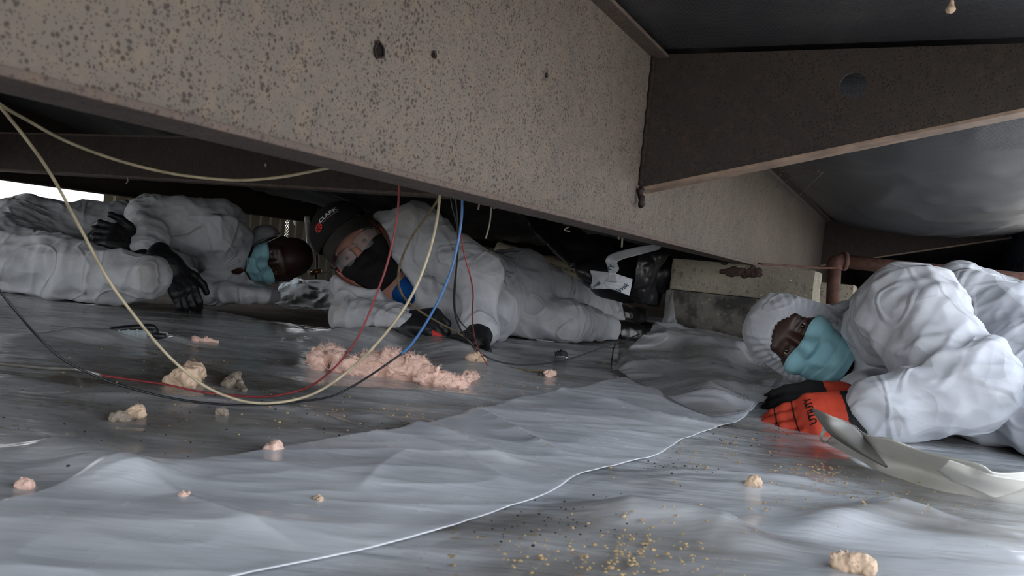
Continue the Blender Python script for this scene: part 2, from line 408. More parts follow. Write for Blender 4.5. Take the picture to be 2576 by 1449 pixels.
m_hair = plain('short_black_hair', (20, 17, 16), 0.8, 0.3, var=0.5, scale=200, bump=0.7)
m_hairbr = plain('brown_hair', (62, 46, 38), 0.7, 0.3, var=0.5, scale=200, bump=0.7)
m_eye = plain('eye_white', (214, 208, 200), 0.2, 0.6, var=0.1)
m_iris = plain('dark_iris', (34, 24, 20), 0.12, 0.7)
m_boot = plain('black_leather', (28, 26, 25), 0.32, 0.6, var=0.4, scale=25, bump=0.3)
m_sole = plain('boot_rubber', (20, 19, 19), 0.8, 0.3)
m_white_print = plain('white_print', (226, 226, 224), 0.7, 0.3, var=0.05)
m_red_print = plain('red_print', (206, 52, 52), 0.7, 0.3, var=0.1)
m_black_print = plain('black_print', (22, 20, 22), 0.7, 0.3)
m_navy_print = plain('navy_print', (24, 42, 76), 0.7, 0.3)
m_pale_print = plain('pale_print', (176, 186, 200), 0.7, 0.3)
m_block = None
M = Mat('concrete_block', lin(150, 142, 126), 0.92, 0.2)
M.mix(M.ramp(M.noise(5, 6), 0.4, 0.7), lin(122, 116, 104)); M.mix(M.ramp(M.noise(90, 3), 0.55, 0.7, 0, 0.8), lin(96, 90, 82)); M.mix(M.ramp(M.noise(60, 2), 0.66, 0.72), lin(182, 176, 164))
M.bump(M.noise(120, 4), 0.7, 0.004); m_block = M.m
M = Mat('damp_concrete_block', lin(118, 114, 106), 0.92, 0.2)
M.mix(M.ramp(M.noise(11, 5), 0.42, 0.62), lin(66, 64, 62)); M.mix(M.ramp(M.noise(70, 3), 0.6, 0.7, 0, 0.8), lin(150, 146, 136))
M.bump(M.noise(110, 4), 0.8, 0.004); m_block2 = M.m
m_mud = plain('dried_mud', (74, 60, 55), 0.95, 0.15, var=0.5, scale=80, bump=0.8)
m_dirt = None
M = Mat('bare_dirt', lin(96, 80, 64), 0.95, 0.2)
M.mix(M.ramp(M.noise(6, 6), 0.4, 0.7), lin(64, 52, 42)); M.mix(M.ramp(M.noise(60, 4), 0.6, 0.7), lin(128, 112, 92)); M.bump(M.noise(50, 6), 0.9, 0.01); m_dirt = M.m
M = Mat('pale_gravel_yard', lin(186, 180, 168), 0.95, 0.2)
M.mix(M.ramp(M.noise(20, 6), 0.4, 0.7), lin(140, 134, 122)); m_yard = M.m
def film(name, milky, dirty, a0, a1, spots=True, rough=(0.12, 0.3), wrinkle=0.5):
    M = Mat(name, lin(*milky), 0.2, 0.55)
    rz = 0.25
    big = M.noise(2.1, 5, 0.6, (0.7, 1.5, 1), (0, 0, rz), 0.6, True)
    M.mix(M.ramp(big, 0.42, 0.68), lin(*dirty))
    st = M.noise(5.5, 5, 0.65, (0.55, 3.2, 1), (0, 0, -0.35), 0.8, True)
    M.mix(M.ramp(st, 0.56, 0.76, 0, 0.45), lin(dirty[0] - 12, dirty[1] - 16, dirty[2] - 20))
    M.mix(M.ramp(M.noise(4.2, 4, 0.6, (0.5, 2.6, 1), (0, 0, 0.1), 0.5, True), 0.5, 0.85, 0, 0.6), lin(min(255, milky[0] + 26), min(255, milky[1] + 26), min(255, milky[2] + 26)))
    M.mix(M.ramp(M.noise(4.0, 6, 0.7, (0.6, 1.8, 1), (0, 0, .4), 0.3, True), 0.55, 0.78, 0, 0.35), lin(122, 116, 108))
    sp = None
    if spots:
        M.mix(M.ramp(M.noise(5.5, 6, 0.7, (0.5, 2.0, 1), (0, 0, -.1), 0.4, True), 0.52, 0.74, 0, 0.6), lin(146, 132, 108))
        area = M.ramp(M.noise(2.6, 3, 0.5, world=True), 0.46, 0.60)
        sp = M.ramp(M.noise(95, 3, 0.6, (1, 1.2, 1), world=True), 0.60, 0.68)
        mu = M.n('ShaderNodeMath', operation='MULTIPLY'); M.link(area, mu.inputs[0]); M.link(sp, mu.inputs[1]); sp = mu.outputs[0]
        M.mix(sp, lin(168, 140, 98))
        M.mix(M.ramp(M.noise(160, 2, world=True), 0.71, 0.75), lin(188, 178, 160))
    M.rough_by(M.noise(7, 4, world=True), rough[0], rough[1])
    vo = M.n('ShaderNodeTexVoronoi', feature='F1'); vo.inputs['Scale'].default_value = 5.0; vo.inputs['Randomness'].default_value = 1.0
    nz_ = M.n('ShaderNodeTexNoise'); nz_.inputs['Scale'].default_value = 3.0; nz_.inputs['Detail'].default_value = 3; g_ = M.coords((0.7, 1.6, 1), (0, 0, 0.3)); M.link(g_, nz_.inputs['Vector'])
    mx_ = M.n('ShaderNodeMix', data_type='VECTOR'); mx_.inputs[0].default_value = 0.30; M.link(g_, mx_.inputs[4]); M.link(nz_.outputs['Color'], mx_.inputs[5]); M.link(mx_.outputs[1], vo.inputs['Vector'])
    M.bump(vo.outputs['Distance'], wrinkle * 0.55, 0.02)
    M.bump(M.noise(7, 4, 0.6, (0.3, 2.6, 1), (0, 0, 0.12), 0.3, True), wrinkle * 0.5, 0.010)
    M.bump(M.noise(24, 3, 0.5, (0.5, 2.0, 1), (0, 0, 0.2), 0.3, True), wrinkle * 0.5, 0.004)
    al = M.ramp(big, 0.35, 0.7, a1, a0)
    M.alpha(al)
    return M.m
m_film = film('dirty_clear_poly_sheet', (204, 207, 211), (124, 120, 115), 0.76, 0.94, True, (0.05, 0.24), 0.75)
m_film2 = film('milky_poly_sheet', (234, 238, 244), (204, 208, 215), 0.88, 0.97, False, (0.12, 0.32), 0.4)
m_film3 = film('clear_poly_flap', (200, 202, 206), (158, 157, 156), 0.55, 0.72, False, (0.08, 0.2), 0.6)
M = Mat('crumpled_clear_plastic', lin(168, 174, 178), 0.45, 0.35); M.b.inputs['Alpha'].default_value = 0.6; M.mix(M.ramp(M.noise(30, 4), 0.4, 0.7), lin(130, 134, 136)); m_clear = M.m
m_white_sheet = plain('white_vinyl_sheet', (208, 206, 198), 0.45, 0.45, var=0.12, scale=9, bump=0.1)
m_grey_back = plain('grey_sheet_back', (124, 122, 116), 0.5, 0.4, var=0.15, scale=14, bump=0.1)
m_pink = plain('pink_fibreglass', (240, 203, 187), 0.95, 0.1, var=0.16, scale=26, bump=0.9)
m_pinkhair = plain('pink_fibreglass_strands', (238, 208, 196), 0.9, 0.2, var=0.2)
m_tan = plain('tan_fibreglass', (228, 199, 172), 0.95, 0.15, var=0.3, scale=40, bump=0.6)
m_grey_fluff = plain('grey_brown_fluff', (164, 152, 138), 0.95, 0.15, var=0.4, scale=50, bump=0.6)
m_crumb_y = plain('yellow_crumb', (190, 164, 120), 0.95, 0.15, var=0.3, scale=120)
m_crumb_d = plain('dark_crumb', (58, 48, 42), 0.95, 0.15, var=0.3, scale=120)
m_coax = plain('cream_cable', (196, 182, 152), 0.45, 0.5, var=0.35, scale=45)
m_blackcable = plain('black_cable', (30, 31, 35), 0.42, 0.5, var=0.3, scale=45)
m_redwire = plain('red_wire', (140, 46, 50), 0.42, 0.5, var=0.3, scale=45)
m_bluewire = plain('blue_wire', (66, 116, 172), 0.4, 0.5, var=0.25, scale=45)
m_brasscable = plain('muddy_brown_cable', (112, 96, 70), 0.5, 0.5, var=0.6, scale=90)
m_greywire = plain('grey_wire', (120, 116, 110), 0.5, 0.5, var=0.4, scale=60)
m_pvc = plain('cream_pvc', (190, 180, 156), 0.45, 0.45, var=0.15, scale=12)
m_whitepvc = plain('white_pvc', (214, 210, 206), 0.4, 0.45, var=0.1, scale=12)
m_tape = plain('white_wrap_tape', (196, 200, 204), 0.35, 0.5, var=0.15, scale=30, bump=0.35)
m_skirt = plain('beige_vinyl_skirting', (206, 199, 178), 0.6, 0.35, var=0.2, scale=5)
m_skirt_dark = plain('navy_grey_skirting', (66, 70, 82), 0.65, 0.35, var=0.2, scale=5)
m_tool = plain('grey_tool_plastic', (150, 162, 166), 0.4, 0.5, var=0.15, scale=30)
m_toolblack = plain('black_tool_rubber', (24, 25, 30), 0.4, 0.5, var=0.2)
m_chrome = plain('bright_wire', (200, 200, 196), 0.25, 0.5, 0.9, var=0.1)
m_foil = plain('crumpled_foil', (196, 204, 206), 0.18, 0.5, 0.9, var=0.2, scale=60, bump=0.6)
m_brass = plain('brass', (168, 122, 66), 0.35, 0.5, 0.8, var=0.3)
m_red = plain('red_plastic', (214, 52, 48), 0.45, 0.4, var=0.1)
m_web = plain('cobweb', (168, 160, 148), 0.8, 0.2)
M = Mat('clear_lens', (0.8, 0.82, 0.84, 1), 0.03, 0.6)
tb = M.n('ShaderNodeBsdfTransparent'); gb = M.n('ShaderNodeBsdfGlossy'); gb.inputs['Roughness'].default_value = 0.05
fb = M.n('ShaderNodeFresnel'); fb.inputs['IOR'].default_value = 1.5
ms = M.n('ShaderNodeMixShader'); M.link(M.ramp(fb.outputs[0], 0.0, 1.0, 0.06, 1.0), ms.inputs[0]); M.link(tb.outputs[0], ms.inputs[1]); M.link(gb.outputs[0], ms.inputs[2])
db = M.n('ShaderNodeBsdfDiffuse'); db.inputs[0].default_value = (.7, .72, .75, 1); m2 = M.n('ShaderNodeMixShader'); m2.inputs[0].default_value = 0.12; M.link(ms.outputs[0], m2.inputs[1]); M.link(db.outputs[0], m2.inputs[2])
M.link(m2.outputs[0], M.nt.nodes['Material Output'].inputs[0]); m_lens = M.m

# ================================================================== the setting
CW = -0.448                                           # web of the main beam
ZB, ZT = 0.309, 0.626                                 # its underside and top
CE = 0.40                                             # open long side of the home
CL = -3.70                                            # far long side
BO = 1.327                                            # line of outrigger and cross member
def rect(b0, b1, c0, c1, z): return [BC(b0, c0, z), BC(b1, c0, z), BC(b1, c1, z), BC(b0, c1, z)]
o = obj('floor', rect(-4, 11, CL - 0.2, CE + 0.3, 0.0), [(0, 1, 2, 3)][:1], m_dirt, smooth=False); tag(o, kind='structure')
o = obj('floor', rect(-12, 14, CE + 0.3, 14, -0.03), [(0, 1, 2, 3)], m_yard, smooth=False); tag(o, kind='structure')
o = obj('floor', rect(-12, 14, -16, CL - 0.2, -0.03), [(0, 1, 2, 3)], m_yard, smooth=False); tag(o, kind='structure')
mb = MB(); mb.bcbox(-4, 11, CL - 0.1, CE + 0.05, 0.66, 0.74); o = mb.build('ceiling', m_belly); tag(o, kind='structure')
mb = MB(); mb.bcbox(8.86, 8.95, CL - .05, CE + .05, 0, 0.66); o = mb.build('wall_back', m_skirt_dark); tag(o, kind='structure')  # end wall put in with a dark colour to keep the far end dark

# ---- sagging black under-belly, one sheet per bay
def bag(name, b0, b1, c0, c1, z0, sag, nb, nc, mat, label, amp=0.012, pw=0.6, seed=0.0, skew=0.0):
    b = np.linspace(0, 1, nb)[:, None]; c = np.linspace(0, 1, nc)[None, :]
    S = np.sin(PI * np.clip(b + skew * np.sin(PI * b), 0, 1)) ** pw * np.sin(PI * c) ** pw
    B = b0 + (b1 - b0) * b + 0 * c; C = c0 + (c1 - c0) * c + 0 * b
    f = ridge(B * 2.2 + seed, C * 6 + B, 0 * B + seed) + 0.5 * ridge(B * 7 + C * 3, C * 11 - B * 2, 0 * B + 3 + seed)
    Z = z0 - sag * S - amp * f * (0.3 + S)
    V = B[..., None] * vB + C[..., None] * vC + np.stack([0 * Z, 0 * Z, Z], -1)
    o = obj(name, V.reshape(-1, 3), grid_faces(nb, nc)[:, ::-1].copy(), mat)
    o['label'] = label; o['category'] = 'underbelly'; return o
bag('belly_wrap', -3.0, BO - 0.004, CW + 0.02, CE, 0.634, 0.006, 60, 40, m_belly, 'flat black belly fabric over the nearest bay, above the tapered bracket with the round hole', 0.002)
bag('belly_wrap', BO + 0.05, 4.25, CW + 0.05, CE, 0.615, 0.105, 110, 70, m_belly, 'shiny bulging black belly fabric behind the near tapered bracket on the right', 0.008, 0.55, 2.0)
bag('belly_wrap', 4.32, 7.2, CW + 0.05, CE, 0.60, 0.14, 60, 50, m_belly, 'farthest right black belly fabric, bulging above the rusty pipe', 0.01, 0.55, 5.0)
bag('belly_wrap', -3.0, BO - 0.05, -2.58, CW - 0.04, 0.62, 0.07, 90, 70, m_belly, 'creased black belly fabric above the cross channel on the left', 0.03, 0.6, 8.0)
bag('belly_wrap', BO + 0.06, 4.6, -2.56, CW - 0.05, 0.60, 0.235, 120, 100, m_belly, 'sagging black belly fabric hanging low over the two men on the left', 0.022, 0.5, 12.0, 0.08)
bag('belly_wrap', 4.6, 8.9, -2.56, CW - 0.05, 0.60, 0.27, 50, 50, m_belly, 'dark belly fabric sagging deep behind the man in the cap', 0.03, 0.4, 15.0)  # sag made this deep to darken the far end
bag('belly_wrap', -3.0, 8.9, CL, -2.66, 0.61, 0.02, 90, 30, m_belly, 'dark belly fabric along the far edge of the home', 0.012, 0.5, 19.0)

# ---- main beam
root = thing('steel_beam', BC(2.0, CW, ZB), 'long speckled rusty steel I-beam crossing the picture from upper left', 'beam')
def beam_parts(root, c, b0, b1, mw, mf, zb, zt, fw=0.03, tf=0.006):
    nb, nz = 160, 12
    b = np.linspace(b0, b1, nb)[:, None]; z = np.linspace(zb + tf, zt - tf, nz)[None, :]
    mb = MB(); mb.bcbox(b0, b1, c - 0.0045, c, zb + tf * 0.9, zt - tf * 0.9); mb.build('web', mw, root)
    mb = MB(); mb.bcbox(b0, b1, c - fw - 0.002, c + fw - 0.002, zb, zb + tf); mb.build('flange', mf, root, bevel=0.0015)
    mb = MB(); mb.bcbox(b0, b1, c - fw - 0.002, c + fw - 0.002, zt - tf, zt); mb.build('flange', mf, root, bevel=0.0015)
beam_parts(root, CW, -2.5, 8.8, m_beam, m_flange, ZB, ZT)
# holes in the web: flat discs on it, the dark inside painted as colour
for (x, y, rad) in ((951, 127, 0.0068), (1090, 138, 0.0034), (1373, 190, 0.0030)):
    v = vF + (x - PW / 2) / FP * vR - (y - PH / 2) / FP * vU
    p = CAM + v * (CW / float(np.dot(v, vC))) + vC * 0.0004
    V = [p]; nn = 14
    for i in range(nn):
        a = 2 * PI * i / nn; q = rad * (1 + 0.10 * math.sin(3 * a + x) + 0.08 * math.sin(5 * a + 2 * x)); V.append(p + q * (math.cos(a) * vB + math.sin(a) * np.array([0, 0, 1.0])))
    V2 = [np.array(v2) + vC * 0.0012 for v2 in V[1:]]
    F = [(0, 1 + i, 1 + (i + 1) % nn) for i in range(nn)]
    o = obj('hole', V, F, m_hole_dark, root)
    mb = MB(); mb.tube([V2[i % nn] for i in range(nn + 1)], rad * 0.16, 6, False); mb.build('hole_rim', m_weld, o, True)
# weld bead down the corner with the bracket
wb = []
for i in range(26):
    z = 0.40 + (0.62 - 0.40) * i / 25
    wb.append(BC(BO - 0.005 + 0.002 * math.sin(i * 1.7), CW + 0.003, z))
mb = MB(); mb.tube(wb, [0.0035 + 0.0018 * abs(math.sin(i * 2.3)) for i in range(26)], 6); mb.build('weld_bead', m_weld, root, True)
wb = [BC(BO - 0.01 + 0.004 * math.sin(i * 2.1), CW + 0.006 + 0.0006 * i, 0.392 - 0.0028 * i + 0.003 * math.sin(i * 1.3)) for i in range(10)]
mb = MB(); mb.tube(wb, [0.0035 + 0.003 * abs(math.sin(i * 1.9)) for i in range(10)], 7); mb.build('weld_bead', m_weld, root, True)

# ---- tapered outriggers
def outrigger(b0, label, hole_s, hole_z, hole_r, sl=0.25, z00=0.396, mat=None, ns=40):
    root = thing('outrigger', BC(b0, CW + 0.3, 0.4), label, 'bracket', 'tapered steel brackets on the open side')
    s_end = 0.80; th = 0.004
    zt = ZT
    # web as a ring of quads round the hole
    bm = MB(); nn = 28
    hc = (hole_s, hole_z)
    def outer(a):
        dx, dz = math.cos(a), math.sin(a); best = 9.0
        cands = []
        if dx > 1e-6: cands.append((s_end - hc[0]) / dx)
        if dx < -1e-6: cands.append(-hc[0] / dx)
        if dz > 1e-6: cands.append((zt - hc[1]) / dz)
        den = dz - sl * dx
        if den < -1e-6: cands.append((z00 + sl * hc[0] - hc[1]) / den)
        t = min(c for c in cands if c > 0); return (hc[0] + t * dx, hc[1] + t * dz)
    angs = sorted([2 * PI * i / nn for i in range(nn)] + [math.atan2(zz - hc[1], ss - hc[0]) % (2 * PI) for ss, zz in ((0, z00), (0, zt), (s_end, zt), (s_end, z00 + sl * s_end))])
    k = len(angs); V = []
    for bb in (b0, b0 + th):
        for a in angs: V.append(BC(bb, CW + hc[0] + hole_r * math.cos(a), hc[1] + hole_r * math.sin(a)))
        for a in angs:
            q = outer(a); V.append(BC(bb, CW + q[0], q[1]))
    F = []
    for i in range(k):
        j = (i + 1) % k
        F += [(i, j, k + j, k + i), (2 * k + i, 3 * k + i, 3 * k + j, 2 * k + j), (i, 2 * k + i, 2 * k + j, j), (k + i, k + j, 3 * k + j, 3 * k + i)]
    obj('web', V, F, mat or m_dark_steel, root, smooth=False)
    mb = MB(); s1 = s_end
    a, bq = 0.006, -0.002
    mb.hexa([BC(b0 - 0.001, CW + 0.0, z00 - a), BC(b0 - 0.001, CW + s1, z00 + sl * s1 - a), BC(b0 + 0.042, CW + s1, z00 + sl * s1 - a), BC(b0 + 0.042, CW + 0.0, z00 - a),
             BC(b0 - 0.001, CW + 0.0, z00), BC(b0 - 0.001, CW + s1, z00 + sl * s1), BC(b0 + 0.042, CW + s1, z00 + sl * s1), BC(b0 + 0.042, CW + 0.0, z00)])
    o = mb.build('flange', m_edge, root, bevel=0.001); o['label'] = 'lower edge coloured paler for the light on it'
    mb = MB(); mb.bcbox(b0 + 0.004, b0 + 0.042, CW, CW + s_end, zt - 0.005, zt); mb.build('flange', m_flange, root)
    return root
v = vF + (2146 - PW / 2) / FP * vR - (214 - PH / 2) / FP * vU
t = BO / float(np.dot(v, vB)); hp = CAM + v * t
outrigger(BO, 'near dark tapered steel bracket with one round hole, upper right', toBC(hp)[1] - CW, hp[2], 0.0195)
v = vF + (2297 - PW / 2) / FP * vR - (583 - PH / 2) / FP * vU
t = 4.25 / float(np.dot(v, vB)); hp = CAM + v * t
outrigger(4.25, 'far dark tapered steel bracket behind the bulging belly fabric on the right', toBC(hp)[1] - CW, hp[2], 0.021)

# ---- cross channel to the second beam
root = thing('cross_channel', BC(BO + 0.02, -1.5, 0.362), 'brown steel cross channel behind the long beam, upper left', 'channel')
mb = MB(); mb.bcbox(BO, BO + 0.005, -2.60, CW - 0.0045, 0.365, 0.462); mb.build('web', m_dark_steel, root)
mb = MB(); mb.bcbox(BO - 0.001, BO + 0.045, -2.60, CW - 0.0045, 0.360, 0.365); mb.build('flange', m_flange, root)
mb = MB(); mb.bcbox(BO - 0.001, BO + 0.045, -2.60, CW - 0.0045, 0.462, 0.467); mb.build('flange', m_flange, root)
root = thing('steel_beam', BC(2.0, -2.6, 0.33), 'second dark steel beam far behind the two men on the left', 'beam')
beam_parts(root, -2.60, -2.5, 8.8, m_dark_steel, m_dark_steel, 0.345, ZT, 0.03)

# ---- far skirting: ribbed sheets with a vent, open towards the left
def skirt(root, b0, b1, z0, z1, c, mat, pitch=0.085):
    k = 0; b = b0
    while b < b1 - 0.01:
        e = min(b + pitch * 3, b1); pr = []
        nn = int(round((e - b) / pitch))
        nn = max(nn, 1); pq = (e - b) / nn
        for i in range(nn):
            x0 = b + i * pq
            pr += [(x0, 0), (x0 + pq * 0.62, 0), (x0 + pq * 0.70, 0.012), (x0 + pq * 0.90, 0.012), (x0 + pq, 0)]
        V = []
        for (x, dq) in pr:
            for z in (z0, z1): V.append(BC(x, c + dq, z))
        F = [(2 * i, 2 * i + 2, 2 * i + 3, 2 * i + 1) for i in range(len(pr) - 1)]
        A = np.array(V); n0 = len(A); A = np.vstack([A, A - vC * 0.0015])
        F = F + [tuple(q + n0 for q in f[::-1]) for f in F]
        obj('panel', A, F, mat, root, smooth=False); b = e; k += 1
def bc_on_c(x, y, c):
    v = vF + (x - PW / 2) / FP * vR - (y - PH / 2) / FP * vU
    p = CAM + v * (c / float(np.dot(v, vC))); return toBC(p)[0], p[2]
wl = obj('wall_left', *(lambda m: (m.V, m.F))(MB().bcbox(2.62, 9.0, CL - 0.03, CL + 0.02, 0.40, 0.46)), m_skirt, smooth=False); tag(wl, kind='structure')
bv0 = bc_on_c(712, 600, CL)[0]; bv1 = bc_on_c(724, 600, CL)[0]
skirt(wl, 2.64, bv0, 0.0, 0.40, CL, m_skirt); skirt(wl, bv1, 8.9, 0.0, 0.40, CL, m_skirt)
mb = MB(); mb.bcbox(bv0, bv1, CL - 0.01, CL + 0.006, 0.0, 0.17); mb.bcbox(bv0, bv1, CL - 0.01, CL + 0.006, 0.39, 0.41); mb.build('vent_frame', m_skirt, wl)
mb = MB(); nz = 11
for i in range(-6, nz + 1):
    for sgn in (1, -1):
        za = 0.17 + 0.022 * i; L = bv1 - bv0
        z_a, z_b = (za, za + L * 1.1) if sgn > 0 else (za + L * 1.1, za)
        q0, q1 = max(min(z_a, z_b), 0.17), min(max(z_a, z_b), 0.39)
        if q1 - q0 < 0.01: continue
        f0 = (q0 - z_a) / (z_b - z_a); f1 = (q1 - z_a) / (z_b - z_a)
        mb.tube([BC(bv0 + L * f0, CL, q0), BC(bv0 + L * f1, CL, q1)], 0.0042, 5)
mb.build('vent_grille', m_skirt, wl)
wr_ = obj('wall_right', *(lambda m: (m.V, m.F))(MB().bcbox(3.75, 9.0, CE - 0.02, CE + 0.03, 0.50, 0.64)), m_skirt_dark, smooth=False); tag(wr_, kind='structure')
skirt(wr_, 3.75, 8.95, -0.03, 0.56, CE + 0.01, m_skirt_dark)

# ================================================================== ground sheets
def seg_d(X, Y, pts):
    D = np.full(X.shape, 9.0); S = np.zeros(X.shape)
    pts = np.asarray(catmull(pts, 4 * len(pts)))[:, :2]; n = len(pts) - 1
    for i, (a, b) in enumerate(zip(pts[:-1], pts[1:])):
        ab = b - a; t = np.clip(((X - a[0]) * ab[0] + (Y - a[1]) * ab[1]) / (ab @ ab), 0, 1)
        d = np.hypot(X - a[0] - t * ab[0], Y - a[1] - t * ab[1]); m = d < D
        D = np.where(m, d, D); S = np.where(m, (i + t) / n, S)
    return D, np.clip(np.minimum(S, 1 - S) / 0.3, 0, 1) ** 1.5
def gp(*xy, z=0.02): return [G(x, y, z) for x, y in xy]
RIDGES = [  # (points on the ground, half width, height)
    (gp((640, 868), (760, 850), (900, 846), (1050, 848), (1130, 872), (1230, 925), (1330, 960), z=0.03), 0.075, 0.030),
    (gp((-100, 838), (150, 842), (300, 846), (420, 848), (560, 835), z=0.03), 0.05, 0.022),
    (gp((250, 880), (560, 930), (760, 975), (1100, 1000), (1400, 990)), 0.04, 0.010),
    (gp((300, 1180), (440, 1250), (620, 1330), (815, 1420)), 0.012, 0.005),
    (gp((-100, 1120), (150, 1135), (300, 1200), (390, 1262)), 0.035, 0.016),
    (gp((770, 1035), (960, 1060), (1200, 1130), (1290, 1190)), 0.02, 0.008),
    (gp((1150, 1010), (1290, 1090), (1480, 1180)), 0.012, 0.007),
    (gp((1330, 1260), (1240, 1195), (1130, 1140), (1000, 1100)), 0.010, 0.003), (gp((880, 1260), (960, 1180), (1050, 1130)), 0.016, 0.0025), (gp((0, 985), (220, 990), (420, 1000), (700, 1030), (900, 1080), (1080, 1160)), 0.012, 0.007), (gp((280, 868), (420, 905), (560, 950), (640, 990)), 0.010, 0.006),
    (gp((1340, 1260), (1600, 1300), (1800, 1340), (2000, 1420)), 0.03, 0.018),
    (gp((1650, 1210), (1900, 1230), (2200, 1290), (2500, 1370)), 0.02, 0.010),
    (gp((1900, 1380), (2100, 1320), (2300, 1310), (2576, 1360)), 0.025, 0.012),
    (gp((1480, 1190), (1720, 1185), (1980, 1200), (2200, 1240)), 0.012, 0.006),
    (gp((1290, 960), (1500, 1010), (1700, 1060), (1850, 1075)), 0.014, 0.007),
]
def HF(X, Y):
    X = np.asarray(X, float); Y = np.asarray(Y, float); zz = 0 * X
    h = 0.010 + 0.012 * (vnoise(X * 1.6 + 5, Y * 1.6, zz) - 0.3) + 0.006 * vnoise(X * 4 + Y, Y * 5.2, zz + 2)
    u = X * 0.95 + Y * 0.3; v = -X * 0.3 + Y * 0.95
    h += 0.0036 * ridge(u * 2.2, v * 7.5 + 0.8 * vnoise(X * 3, Y * 3, zz), zz + 5) + 0.0016 * ridge(u * 6 + 3, v * 17, zz + 9)
    h += 0.0009 * ridge(X * 15 + Y * 6, Y * 21 - X * 5, zz + 13)
    for pts, wd, ht in RIDGES:
        d, tp_ = seg_d(X, Y, pts); h += ht * tp_ * (np.exp(-(d / wd) ** 2) if wd > .021 else np.exp(-d / wd))
    return np.maximum(h, 0.004)
def hz(p): return float(HF(np.array([p[0]]), np.array([p[1]]))[0])
def on_floor(x, y):                                   # the point of the sheet seen at this place of the photo
    z = 0.02
    for _ in range(8): z = hz(G(x, y, z))
    return G(x, y, z)
ny, nx = 560, 520
yy = 0.16 * (6.6 / 0.16) ** np.linspace(0, 1, ny) - 0.0
s = np.linspace(-1, 1, nx); xx = 0.25 + 2.9 * (0.35 * s + 0.65 * s ** 3)
# a rectangular piece of sheet laid along the beam
X, Y = np.meshgrid(xx, yy)
bb = X * vB[0] + Y * vB[1]; cc = X * vC[0] + Y * vC[1]
Z = HF(X, Y); 
V = np.stack([X, Y, Z], -1).reshape(-1, 3); Fq = grid_faces(ny, nx)
ccf = cc.ravel()[Fq]; bbf = bb.ravel()[Fq]; keep = ~((bbf.max(1) > 1.66 + 0.03 * np.sin(ccf[:, 0] * 9)) & (ccf.min(1) < -1.38)) & (ccf.max(1) < CE + 0.28) & (ccf.min(1) > CL + 0.03) & (bb.ravel()[Fq].max(1) < 8.5)  # sheet left out behind the left man to lose a bright reflection
used = np.unique(Fq[keep]); mp = np.full(len(V), -1); mp[used] = np.arange(len(used))
o = obj('ground_sheet', V[used], mp[Fq[keep]], m_film); tag(o, 'wide dirty wrinkled clear plastic sheet covering most of the crawl space ground', 'plastic sheet')

# second sheet lying over it with its cut edge towards the lower right
Eg = gp((-250, 1640), (300, 1540), (600, 1470), (815, 1419), (1000, 1386), (1130, 1345), (1240, 1300), (1380, 1250), (1480, 1192), (1640, 1150), (1720, 1108), (1850, 1060), (1905, 1025), (1962, 975))
In = gp((-700, 1500), (-400, 1380), (-200, 1310), (60, 1230), (280, 1172), (480, 1150), (700, 1118), (850, 1096), (1000, 1080), (1150, 1040), (1300, 1000), (1450, 970), (1560, 945), (1700, 930))
nv, nu = 150, 360
E = catmull(Eg, nu); I = catmull(In, nu)
tv = np.linspace(0, 1, nv)[:, None, None]
Gd = E[None] * (1 - tv) + I[None] * tv
X, Y = Gd[..., 0], Gd[..., 1]; t2 = tv[..., 0]
lift = 0.0035 + 0.0008 * np.exp(-(t2 / 0.05) ** 2) * (0.4 + vnoise(np.arange(nu)[None] * 0.06 + 0 * t2, 0 * X, 0 * X))
up = np.clip((np.arange(nu)[None] / (nu - 1) - 0.86) / 0.14, 0, 1) ** 1.5
lift = lift + up * np.exp(-(t2 / 0.35) ** 2) * 0.035
lift = np.where(t2 > 0.93, lift * (1 - (t2 - 0.93) / 0.07) - 0.004 * (t2 - 0.93) / 0.07, lift)
Gd[..., 2] = HF(X, Y) + lift + 0.0015 * ridge(X * 8, Y * 14 + X * 4, 0 * X + 3)
V, F = thicken(Gd, 0.0006)
o = obj('cover_sheet', V, F, m_film2); tag(o, 'smoother bluish plastic sheet whose cut edge runs diagonally across the foreground', 'plastic sheet')

# clear flap drawn up against the block pier
rows = [[G(1540, 935, 0.02), G(1640, 985, 0.02), G(1760, 1040, 0.02), G(1850, 1055, 0.02), G(1950, 990, 0.035)],
        [G(1556, 915, 0.035), G(1680, 940, 0.04), G(1800, 985, 0.04), G(1880, 985, 0.035), G(1985, 930, 0.05)],
        [G(1580, 880, 0.05), G(1680, 895, 0.05), G(1800, 930, 0.05), G(1900, 910, 0.05), G(1975, 890, 0.055)],
        [P(1620, 850, 2.05), P(1700, 845, 2.1), P(1800, 860, 2.1), P(1890, 868, 2.1), P(1960, 870, 2.05)],
        [P(1655, 812, 2.28), P(1722, 828, 2.26), P(1790, 842, 2.24), P(1880, 862, 2.2), P(1980, 878, 2.15)]]
Gd = loft(rows, 120, 90); X, Y = Gd[..., 0], Gd[..., 1]
Gd[..., 2] += 0.010 * ridge(X * 5 + Y * 3, Y * 9 - X * 6, 0 * X + 21) + 0.005 * ridge(X * 16, Y * 20 + X * 8, 0 * X + 25)
Gd[..., 2] = np.maximum(Gd[..., 2], HF(X, Y) + 0.004)
V, F = thicken(Gd, 0.0005)
o = obj('plastic_flap', V, F, m_film3); tag(o, 'clear shiny plastic flap drawn up against the concrete block pier', 'plastic sheet')
rows = [[P(1640, 880, 2.3), P(1650, 845, 2.32), P(1668, 800, 2.34), P(1690, 735, 2.35)], [P(1672, 872, 2.27), P(1684, 840, 2.28), P(1686, 790, 2.31), P(1693, 735, 2.34)], [P(1720, 872, 2.22), P(1712, 836, 2.25), P(1706, 815, 2.27), P(1697, 790, 2.30)]]
